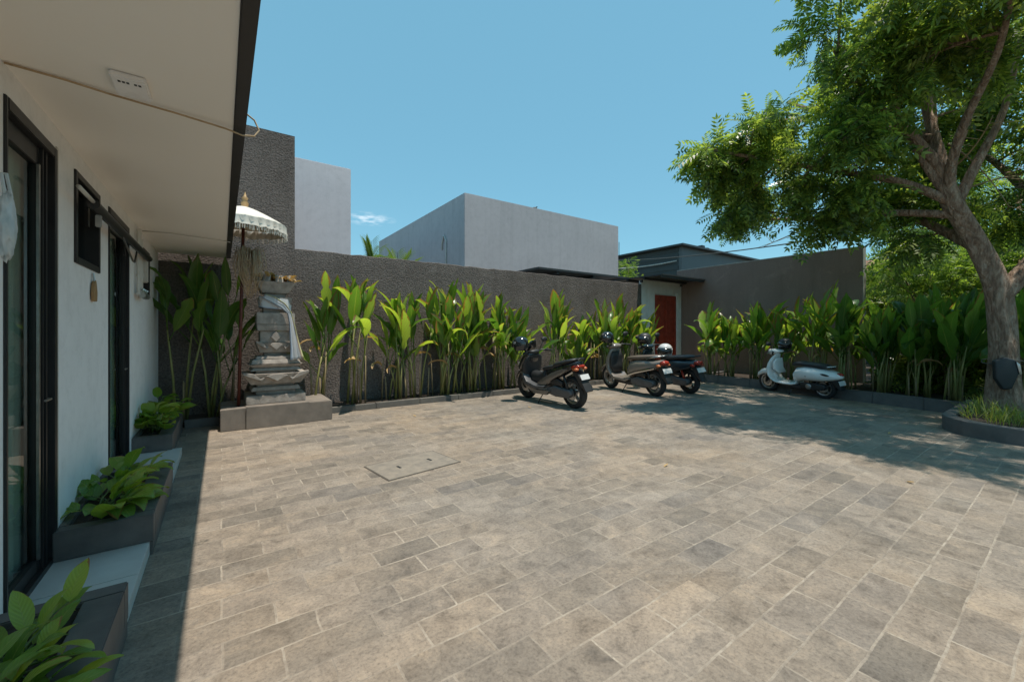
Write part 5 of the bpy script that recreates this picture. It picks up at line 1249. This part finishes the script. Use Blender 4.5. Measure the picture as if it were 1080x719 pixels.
def sky_ok(x, y, z, r_):
    """the crown's open left flank: no clumps out beyond the outline the tree shows towards the yard"""
    d = sA * x + cA * y; px = 540 + 433 * (cA * x - sA * y) / d; py = 349 - 433 * (z - 1.4) / d; pr_ = 433 * r_ / d
    if py > 125: return True
    return px - pr_ * 0.75 > 842 - max(0, py - 100) * 1.2
def fork_clear(x, y, z, r_):
    """no clumps close in front of the fork, so its stems stay bare towards the yard"""
    d = sA * x + cA * y; px = 540 + 433 * (cA * x - sA * y) / d; py = 349 - 433 * (z - 1.4) / d
    if 770 < px < 930 and py + 0.9 * 433 * r_ / d > 252: return False      # the wall end shows below the crown
    return not (945 < px < 1075 and 75 < py < 300 and d < 6.7)
def big_tree():
    t = thing('shade_tree', 'large spreading tree with feathery leaves and a leaning rough trunk', 'tree', (9.6, 0.76, 0.16))
    O = Vector((9.6, 0.76, 0.16)); rng = random.Random(77); nr = np.random.default_rng(77)
    def L(x, y, z): return Vector((x, y, z)) - O
    trunk = MB(); 
    # leaning bole, fluted
    path = [L(9.62, 0.74, 0.05), L(9.60, 0.76, 0.4), L(9.60, 0.77, 1.0), L(9.58, 0.80, 1.6), L(9.50, 0.86, 2.15), L(9.30, 1.02, 2.75), L(9.02, 1.22, 3.35), L(8.95, 1.30, 3.7)]
    rad = [0.27, 0.188, 0.156, 0.147, 0.138, 0.127, 0.118, 0.095]
    def fluted(path, rad, n=22, seed=1, amp=0.09):
        m = MB(); o = len(m.v); m.tube(path, rad, n); P = path; r2 = random.Random(seed)
        ph = [r2.uniform(0, 6.28) for _ in range(4)]
        for i in range(len(P)):
            for k in range(n):
                a = 2 * math.pi * k / n; v = Vector(m.v[i * n + k]); c_ = P[i]
                f = 1 + amp * math.sin(3 * a + ph[0] + i * 0.35) + amp * 0.7 * math.sin(5 * a + ph[1] - i * 0.2)
                m.v[i * n + k] = tuple(c_ + (v - c_) * f)
        return m
    def dens(path, rad, k=4):
        P = []; Q = []
        for i in range(len(path) - 1):
            for j in range(k):
                u = j / k; p0 = path[max(0, i - 1)]; p1 = path[i]; p2 = path[i + 1]; p3 = path[min(len(path) - 1, i + 2)]
                P.append(0.5 * ((2 * p1) + (p2 - p0) * u + (2 * p0 - 5 * p1 + 4 * p2 - p3) * u * u + (3 * p1 - p0 - 3 * p2 + p3) * u ** 3)); Q.append(rad[i] * (1 - u) + rad[i + 1] * u)
        P.append(path[-1]); Q.append(rad[-1]); return P, Q
    P, Q = dens(path, rad)
    fluted(P, Q, 24, 1).build('trunk', M['bark'], t, True)
    limbs = []
    def limb(pts, r0, r1, name='limb'):
        pts = [L(*p) for p in pts]; rr = [r0 + (r1 - r0) * i / (len(pts) - 1) for i in range(len(pts))]
        P, Q = dens(pts, rr)
        fluted(P, Q, 12, len(limbs) + 3, 0.06).build(name, M['bark'], t, True); limbs.append((P, Q)); return P
    limb([(9.55, 0.82, 1.9), (9.72, 0.55, 2.35), (9.95, 0.25, 2.9), (10.2, -0.2, 3.7), (10.5, -0.6, 4.8), (10.7, -0.7, 5.8)], 0.13, 0.04)
    limb([(9.42, 0.93, 2.45), (9.42, 1.15, 3.0), (9.5, 1.3, 3.6), (9.7, 1.5, 4.4), (9.9, 1.6, 5.6), (9.9, 1.7, 6.8)], 0.10, 0.03)
    limb([(9.02, 1.22, 3.3), (8.9, 1.30, 3.75), (8.55, 1.55, 4.3), (8.0, 1.95, 4.9), (7.5, 2.2, 5.5)], 0.085, 0.03)
    limb([(9.0, 1.25, 3.4), (9.05, 1.35, 4.0), (9.1, 1.5, 4.8), (9.05, 1.6, 5.7), (9.1, 1.7, 7.2)], 0.095, 0.03)
    limb([(8.98, 1.24, 3.35), (8.7, 1.75, 3.75), (8.2, 2.5, 4.05), (7.5, 3.2, 4.3), (6.8, 3.7, 4.45)], 0.065, 0.02)
    limb([(9.1, 1.17, 3.15), (9.05, 1.9, 3.35), (9.1, 2.9, 3.5), (9.3, 3.8, 3.7), (9.8, 4.6, 4.0)], 0.06, 0.02)
    limb([(8.95, 1.28, 3.5), (8.6, 1.1, 4.2), (8.0, 0.7, 4.9), (7.3, 0.5, 5.4)], 0.065, 0.025)
    limb([(9.05, 1.45, 4.4), (9.3, 2.2, 5.0), (9.5, 3.0, 5.6), (9.7, 3.7, 6.2)], 0.07, 0.03)
    limb([(9.45, 0.95, 2.6), (9.9, 1.7, 3.3), (10.4, 2.5, 3.9), (11.0, 3.3, 4.4)], 0.08, 0.03)
    limb([(9.9, 0.35, 2.8), (10.6, 0.6, 3.6), (11.3, 1.0, 4.4), (12.0, 1.4, 5.0)], 0.08, 0.03)
    limb([(9.0, 1.24, 3.38), (8.85, 1.2, 3.9), (8.75, 1.0, 4.6), (8.75, 0.9, 5.6)], 0.07, 0.025)
    limb([(9.08, 1.2, 3.3), (9.2, 1.0, 3.9), (9.45, 0.75, 4.7), (9.6, 0.6, 5.8)], 0.075, 0.025)
    limb([(8.97, 1.26, 3.42), (8.75, 1.5, 4.0), (8.6, 1.75, 4.8), (8.5, 1.9, 5.8)], 0.06, 0.02)
    # clumps of the crown: x, y, z, radius
    lobes = [
        (6.70, 3.86, 4.42, 0.20), (6.98, 3.74, 4.50, 0.28), (7.3, 3.58, 4.5, 0.36), (7.65, 3.35, 4.4, 0.42), (7.45, 3.92, 4.05, 0.30), (7.45, 3.92, 3.55, 0.22), (7.75, 3.6, 3.80, 0.28),
        (7.2, 3.2, 4.85, 0.35), (7.5, 2.9, 5.05, 0.5), (7.35, 2.55, 5.45, 0.5), (7.2, 2.3, 5.75, 0.45), (7.4, 2.4, 6.1, 0.55),
        (7.95, 2.75, 4.35, 0.46), (8.1, 2.9, 3.85, 0.4), (8.5, 3.1, 3.25, 0.34), (8.55, 2.4, 3.35, 0.42), (8.9, 2.9, 3.2, 0.45), (8.25, 2.1, 4.0, 0.5),
        (8.9, 3.5, 3.6, 0.5), (9.6, 4.3, 3.85, 0.5), (10.2, 4.9, 4.1, 0.5), (9.0, 4.2, 4.2, 0.5), (8.2, 3.9, 4.6, 0.45),
        (7.9, 2.1, 5.0, 0.55), (8.4, 2.6, 5.2, 0.6), (7.3, 0.6, 5.5, 0.5), (6.95, 1.3, 5.9, 0.5), (7.0, 0.3, 6.0, 0.5), (7.6, 1.3, 5.8, 0.6), (6.9, 2.0, 6.6, 0.42),
        (8.1, 0.9, 5.2, 0.5), (8.5, 1.3, 6.2, 0.6), (8.6, 2.1, 6.6, 0.6), (9.1, 2.9, 6.2, 0.6), (9.7, 3.8, 6.3, 0.6), (9.1, 1.6, 7.4, 0.7), (9.9, 1.8, 7.0, 0.7), (10.3, 2.8, 6.6, 0.65),
        (9.6, 2.6, 4.9, 0.5), (10.4, 2.6, 4.3, 0.55), (11.1, 3.4, 4.6, 0.6), (10.9, 2.0, 4.7, 0.55), (11.6, 1.3, 4.9, 0.6), (12.1, 1.5, 5.2, 0.6), (10.9, 1.2, 5.6, 0.6),
        (10.4, 0.2, 4.6, 0.5), (10.7, -0.6, 5.6, 0.7), (10.1, -1.1, 5.2, 0.6), (9.3, -0.5, 5.8, 0.6), (8.3, -0.6, 6.1, 0.6), (7.5, -0.6, 6.2, 0.5), (9.0, -1.6, 6.2, 0.6),
        (10.2, 0.9, 3.9, 0.4), (9.9, 1.3, 3.55, 0.35), (10.9, 0.4, 3.6, 0.45), (11.4, -0.2, 4.2, 0.5), (9.8, 1.9, 3.7, 0.4),
        (11.6, 4.2, 5.2, 0.6), (10.9, 5.0, 4.9, 0.55), (10.5, 4.2, 5.6, 0.6), (8.6, 0.3, 7.0, 0.6), (7.9, 0.2, 7.0, 0.6), (9.6, 0.4, 7.2, 0.7), (11.2, 2.6, 6.0, 0.6), (8.7, 3.5, 5.4, 0.5),
        (6.75, 2.95, 6.25, 0.34), (6.9, -0.2, 6.5, 0.5), (8.0, 1.6, 7.2, 0.6),
    ]
    pts_all = [(p, q) for P_, Q_ in limbs for p, q in zip(P_[4:], Q_[4:])]
    tw = MB(); pos = []; dr = []
    lobes += [(8.17, 2.19, 3.64, 0.4), (8.92, 2.02, 3.24, 0.36), (8.1, 1.62, 3.88, 0.45), (9.66, 1.74, 2.95, 0.36), (8.21, 1.3, 4.07, 0.42), (8.25, 0.97, 4.43, 0.45), (9.23, 0.82, 4.16, 0.45),
              (10.03, 0.75, 3.6, 0.4), (8.36, 0.83, 4.75, 0.45), (7.74, 1.27, 5.07, 0.45), (7.95, 1.12, 5.58, 0.5), (8.57, 0.68, 5.32, 0.5), (8.91, 2.52, 3.01, 0.34), (8.27, 2.74, 3.41, 0.4),
              (7.88, 1.78, 4.71, 0.45), (11.61, 0.97, 3.37, 0.45), (10.06, 2.08, 3.89, 0.4), (7.5, 1.8, 5.27, 0.45), (7.41, 1.99, 4.25, 0.42)]
    lobes += [(10.5, 1.2, 5.2, 0.5), (10.9, 0.6, 5.8, 0.55), (11.2, 0.9, 6.4, 0.55), (10.2, 1.6, 6.0, 0.5), (11.0, -0.2, 5.2, 0.5), (10.6, 1.7, 4.4, 0.45), (11.3, 0.3, 4.6, 0.5), (10.0, 1.9, 5.2, 0.45), (9.9, 2.3, 6.4, 0.5)]
    lobes = [q for q in lobes if fork_clear(*q)]
    lobes = [q for i, q in enumerate(lobes) if sky_ok(*q) and (q[2] < 6.45 or i % 2)]
    for (x, y, z, r_) in lobes:
        c_ = L(x, y, z)
        # join to the nearest limb point lying lower / inward
        best = min(pts_all, key=lambda pq: (pq[0] - c_).length + max(0, pq[0].z - c_.z) * 1.2)
        a = best[0]; ln_ = (c_ - a).length
        mid_ = a.lerp(c_, 0.5) + Vector((rng.uniform(-.12, .12), rng.uniform(-.12, .12), 0.10 * ln_))
        B = bez(a, mid_, c_, 8); r0 = min(best[1] * 0.7, 0.012 + 0.016 * ln_)
        tw.tube(B, [r0 + (0.009 - r0) * i / 8 for i in range(9)], 7)
        nt = int(8 + 10 * r_)
        for k in range(nt):
            u = rng.uniform(0.45, 1.0); i = int(u * 8); st = B[min(8, i)]
            d = Vector((rng.gauss(0, 1), rng.gauss(0, 1), rng.gauss(0, 0.75) + 0.1)).normalized()
            e = c_ + d * r_ * rng.uniform(0.55, 1.18)
            md = st.lerp(e, 0.5) + Vector((0, 0, 0.10 * (e - st).length))
            T = bez(st, md, e + Vector((0, 0, -0.05)), 5)
            tw.tube(T, [0.007, 0.006, 0.005, 0.0045, 0.004, 0.003], 4, cap=False)
            for j in range(7):
                v = rng.uniform(0.3, 1.0); ii = min(4, int(v * 5)); p = T[ii].lerp(T[ii + 1], v * 5 - ii)
                td = (T[ii + 1] - T[ii]).normalized()
                o_ = Vector((rng.gauss(0, 1), rng.gauss(0, 1), rng.gauss(0, 0.5))).normalized()
                dd = td * 0.7 + o_ * 0.8 + Vector((0, 0, -0.38))
                pos.append(tuple(p)); dr.append(tuple(dd))
    tw.build('branches', M['bark'], t, True)
    pos = np.array(pos); dr = np.array(dr)
    sc = nr.uniform(0.75, 1.4, len(pos))
    scatter_leaves('crown', pos, dr, sc, M['tree_leaf'], t, nr)
    # bare dry twigs hanging in the crown and over the wall end
    dt = MB()
    for a, b_ in (((9.3, 1.3, 3.9), (8.75, 0.8, 4.4)), ((9.5, 1.2, 3.6), (9.9, 0.6, 3.75)), ((9.15, 1.95, 3.35), (10.2, 3.9, 3.45)), ((9.1, 2.4, 3.45), (9.0, 3.9, 3.1)), ((9.2, 1.3, 4.3), (9.3, 0.7, 3.2))):
        A = L(*a); B_ = L(*b_); mid_ = A.lerp(B_, 0.5) + Vector((rng.uniform(-.15, .15), rng.uniform(-.15, .15), rng.uniform(-.1, .2)))
        C = bez(A, mid_, B_, 8); dt.tube(C, [0.016 - 0.0014 * i for i in range(9)], 6)
        for k in range(5):
            s_ = C[rng.randint(3, 8)]; dt.tube([s_, s_ + Vector((rng.uniform(-.3, .3), rng.uniform(-.3, .3), rng.uniform(-.15, .2)))], [0.006, 0.003], 4)
    dt.build('dry_twigs', M['stem_dry'], t, True)
    return t
big_tree()

bg_ = thing('hanging_bag', 'black fabric bag with a pale corner tied to the tree trunk', 'bag', (9.39, 0.74, 0.80))
m = MB().plate([(-0.13, 0.16), (-0.02, 0.22), (0.08, 0.18), (0.12, -0.02), (0.05, -0.24), (-0.04, -0.26), (-0.12, -0.10)], -0.05, 0.04, 0.02, seg=3)
o = m.build('pouch', M['bag'], bg_, True, 50); o.rotation_euler = (0, 0, R(-62))
m = MB().plate([(0.085, 0.16), (0.125, 0.12), (0.145, -0.02), (0.12, -0.03)], -0.058, -0.02, 0.006)
o = m.build('flap', M['silver'], bg_, True, 50); o.rotation_euler = (0, 0, R(-62))
MB().tube([(0.21 + 0.225 * math.cos(a), 0.03 + 0.225 * math.sin(a), 0.14 + 0.03 * math.sin(2 * a)) for a in [2 * math.pi * k / 24 for k in range(25)]], 0.008, 6).build('strap', M['cable'], bg_, True)

# background shrubs and trees beyond the side bed
SMALL = pinnate(5, 0.26, 0.10, 0.036)
def shrub(name, label, cat, x, y, blobs, seed, mt='bush_leaf', per=70, trunk=0.06, group=None, s0=0.9, tmpl=None):
    t = thing(name, label, cat, (x, y, 0.05), 0, group)
    rng = random.Random(seed); nr = np.random.default_rng(seed); pos = []; dr = []
    st = MB()
    st.tube([(0, 0, 0), (0.05, 0.03, blobs[0][2] * 0.5), (0.0, 0.0, max(b_[2] for b_ in blobs) * 0.85)], [trunk, trunk * 0.75, trunk * 0.35], 8)
    for (bx, by, bz, br) in blobs:
        st.tube([(0, 0, bz * 0.55), (bx * 0.5, by * 0.5, bz * 0.85), (bx, by, bz)], [trunk * 0.5, trunk * 0.35, 0.008], 6)
        for k in range(int(per * br * 1.6)):
            d = Vector((rng.gauss(0, 1), rng.gauss(0, 1), rng.gauss(0, 0.9))).normalized(); u = rng.uniform(0.35, 1.1)
            p = Vector((bx, by, bz)) + d * br * u
            pos.append(tuple(p)); dr.append((d.x + rng.gauss(0, .5), d.y + rng.gauss(0, .5), d.z * 0.5 - 0.15 + rng.gauss(0, .3)))
    st.build('trunk', M['bark'], t, True)
    pos = np.array(pos); scatter_leaves('crown', pos, np.array(dr), nr.uniform(s0 * 0.7, s0 * 1.25, len(pos)), M[mt], t, nr, SMALL if tmpl is None else tmpl)
def rb(seed, n, w, h0, h1, r0, r1):
    g = random.Random(seed); return [(g.uniform(-w, w), g.uniform(-w, w), g.uniform(h0, h1), g.uniform(r0, r1)) for _ in range(n)]
G4 = 'low ferns filling the side bed'
for i, (x, y, lb) in enumerate([(12.4, 2.1, 'low fern in the side bed in line with the end of the brown wall'), (12.3, 1.2, 'low fern between the side bed plants and the feathery bush'), (12.6, 0.3, 'low fern behind the trunk'), (12.2, -0.9, 'low fern at the far right behind the tree bed')]):
    shrub('fern', lb, 'fern', x, y, rb(60 + i, 7, 0.45, 0.3, 1.1, 0.3, 0.45), 60 + i, 'tree_leaf', 110, 0.03, G4, 1.1)
G3 = 'shrubs and trees behind the side bed'
shrub('shrub', 'bright yellow green bush just past the end of the brown wall', 'shrub', 14.2, 2.3, rb(1, 12, 0.9, 0.8, 3.3, 0.4, 0.65), 41, 'bush_leaf', 110, 0.05, G3)
shrub('shrub', 'feathery green bush midway between wall end and trunk', 'shrub', 13.7, 0.9, rb(2, 18, 1.0, 0.5, 3.6, 0.4, 0.65), 42, 'bush_leaf', 130, 0.05, G3)
shrub('shrub', 'leafy bush seen just left of the trunk', 'shrub', 13.4, -0.5, rb(3, 18, 1.0, 0.5, 3.7, 0.4, 0.65), 43, 'tree_leaf', 130, 0.05, G3)
shrub('shrub', 'bush seen at the far right behind the trunk', 'shrub', 12.8, -1.8, rb(4, 12, 0.9, 0.6, 3.2, 0.4, 0.65), 44, 'bush_leaf', 110, 0.05, G3)
shrub('background_tree', 'tall loose tree rising behind the feathery bush', 'tree', 18.5, 1.2, rb(5, 20, 2.2, 2.6, 6.2, 0.7, 1.0), 45, 'bush_leaf', 150, 0.14, G3, 1.2)
shrub('background_tree', 'dark tree at the far right behind the lamp post', 'tree', 17.5, -2.6, rb(6, 20, 2.2, 2.2, 6.4, 0.7, 1.0), 46, 'tree_leaf', 150, 0.14, G3, 1.2)
shrub('background_tree', 'tree behind the end of the brown wall half hidden by the big crown', 'tree', 21.5, 5.0, rb(7, 12, 1.5, 1.6, 3.6, 0.6, 0.9), 47, 'tree_leaf', 150, 0.12, G3, 1.2)
shrub('shrub', 'yellow green bush between the grey building and the dark building', 'shrub', 19.2, 15.4, rb(8, 9, 0.6, 3.6, 5.0, 0.35, 0.6), 48, 'bush_leaf', 120, 0.07, None)

def palm(x, y, z, seed, label, n=13, ln=1.0):
    t = thing('palm_plant', label, 'palm', (x, y, 0)); rng = random.Random(seed); m = MB()
    MB().tube([(0, 0, 0), (0.03, 0.02, z * 0.5), (0, 0, z)], [0.09, 0.075, 0.06], 9).build('trunk', M['bark'], t, True)
    for i in range(n):
        a = 2 * math.pi * i / n + rng.uniform(-.2, .2); e = rng.uniform(0.15, 1.1); d = Vector((math.sin(e) * math.cos(a), math.sin(e) * math.sin(a), math.cos(e)))
        p = Vector((0, 0, z)); P = [p]; dd = d
        for k in range(8): p = p + dd * ln / 8; P.append(p); dd = (dd + Vector((0, 0, -0.11))).normalized()
        m.tube(P, [0.012 - 0.001 * k for k in range(9)], 4)
        for k in range(2, 9):
            for q in (0.0, 0.5):
                b_ = P[k - 1].lerp(P[k], q); td = (P[k] - P[k - 1]).normalized(); sd = td.cross(Vector((0, 0, 1))).normalized()
                for s_ in (-1, 1): m.leaf(b_, td * 0.8 + sd * s_ * 0.8 + Vector((0, 0, 0.15)), 0.30, 0.025, 0.8, 0.2, 3, rng=rng)
    m.build('crown', M['palm'], t)
palm(3.0, 10.2, 3.0, 1, 'palm top rising above the wall beside the pale block', 9, 0.6)
palm(3.75, 10.4, 2.75, 2, 'spiky palm top just showing over the wall beside the grey building', 13, 0.75)

lp = thing('lamp_post', 'slim black square post standing behind the tree trunk', 'post', (12.3, -0.05, 0.1))
MB().box(-0.07, 0.07, -0.07, 0.07, 0, 4.6, bev=0.008).build('shaft', M['black_metal'], lp)
MB().box(-0.11, 0.11, -0.11, 0.11, 0, 0.05, bev=0.008).build('base', M['black_metal'], lp)
MB().box(-0.10, 0.10, -0.10, 0.10, 4.601, 4.66, bev=0.01).build('cap', M['black_metal'], lp)

# a few fallen leaves on the stones
rng = random.Random(9)
for i, (x, y, lb) in enumerate([(3.72, 2.55, 'curled brown fallen leaf lying alone on the middle of the paving'), (4.6, 5.9, 'dry fallen leaf near the tail of the maxi scooter'), (5.2, 1.0, 'small dry leaf on the paving toward the right foreground'), (7.4, 1.6, 'brown fallen leaf at the edge of the tree shade'), (2.6, 6.4, 'pale dry leaf on the paving in front of the wall plants')]):
    m = MB().leaf((0, 0, 0.004), (math.cos(i * 2.1), math.sin(i * 2.1), 0.12), 0.075, 0.032, -0.7, 0.5, 5, rng=rng)
    tag(m.build('fallen_leaf', M['leaf_gold'], None, True, loc=(x, y, 0.0)), lb, 'leaf', 'fallen leaves on the paving')
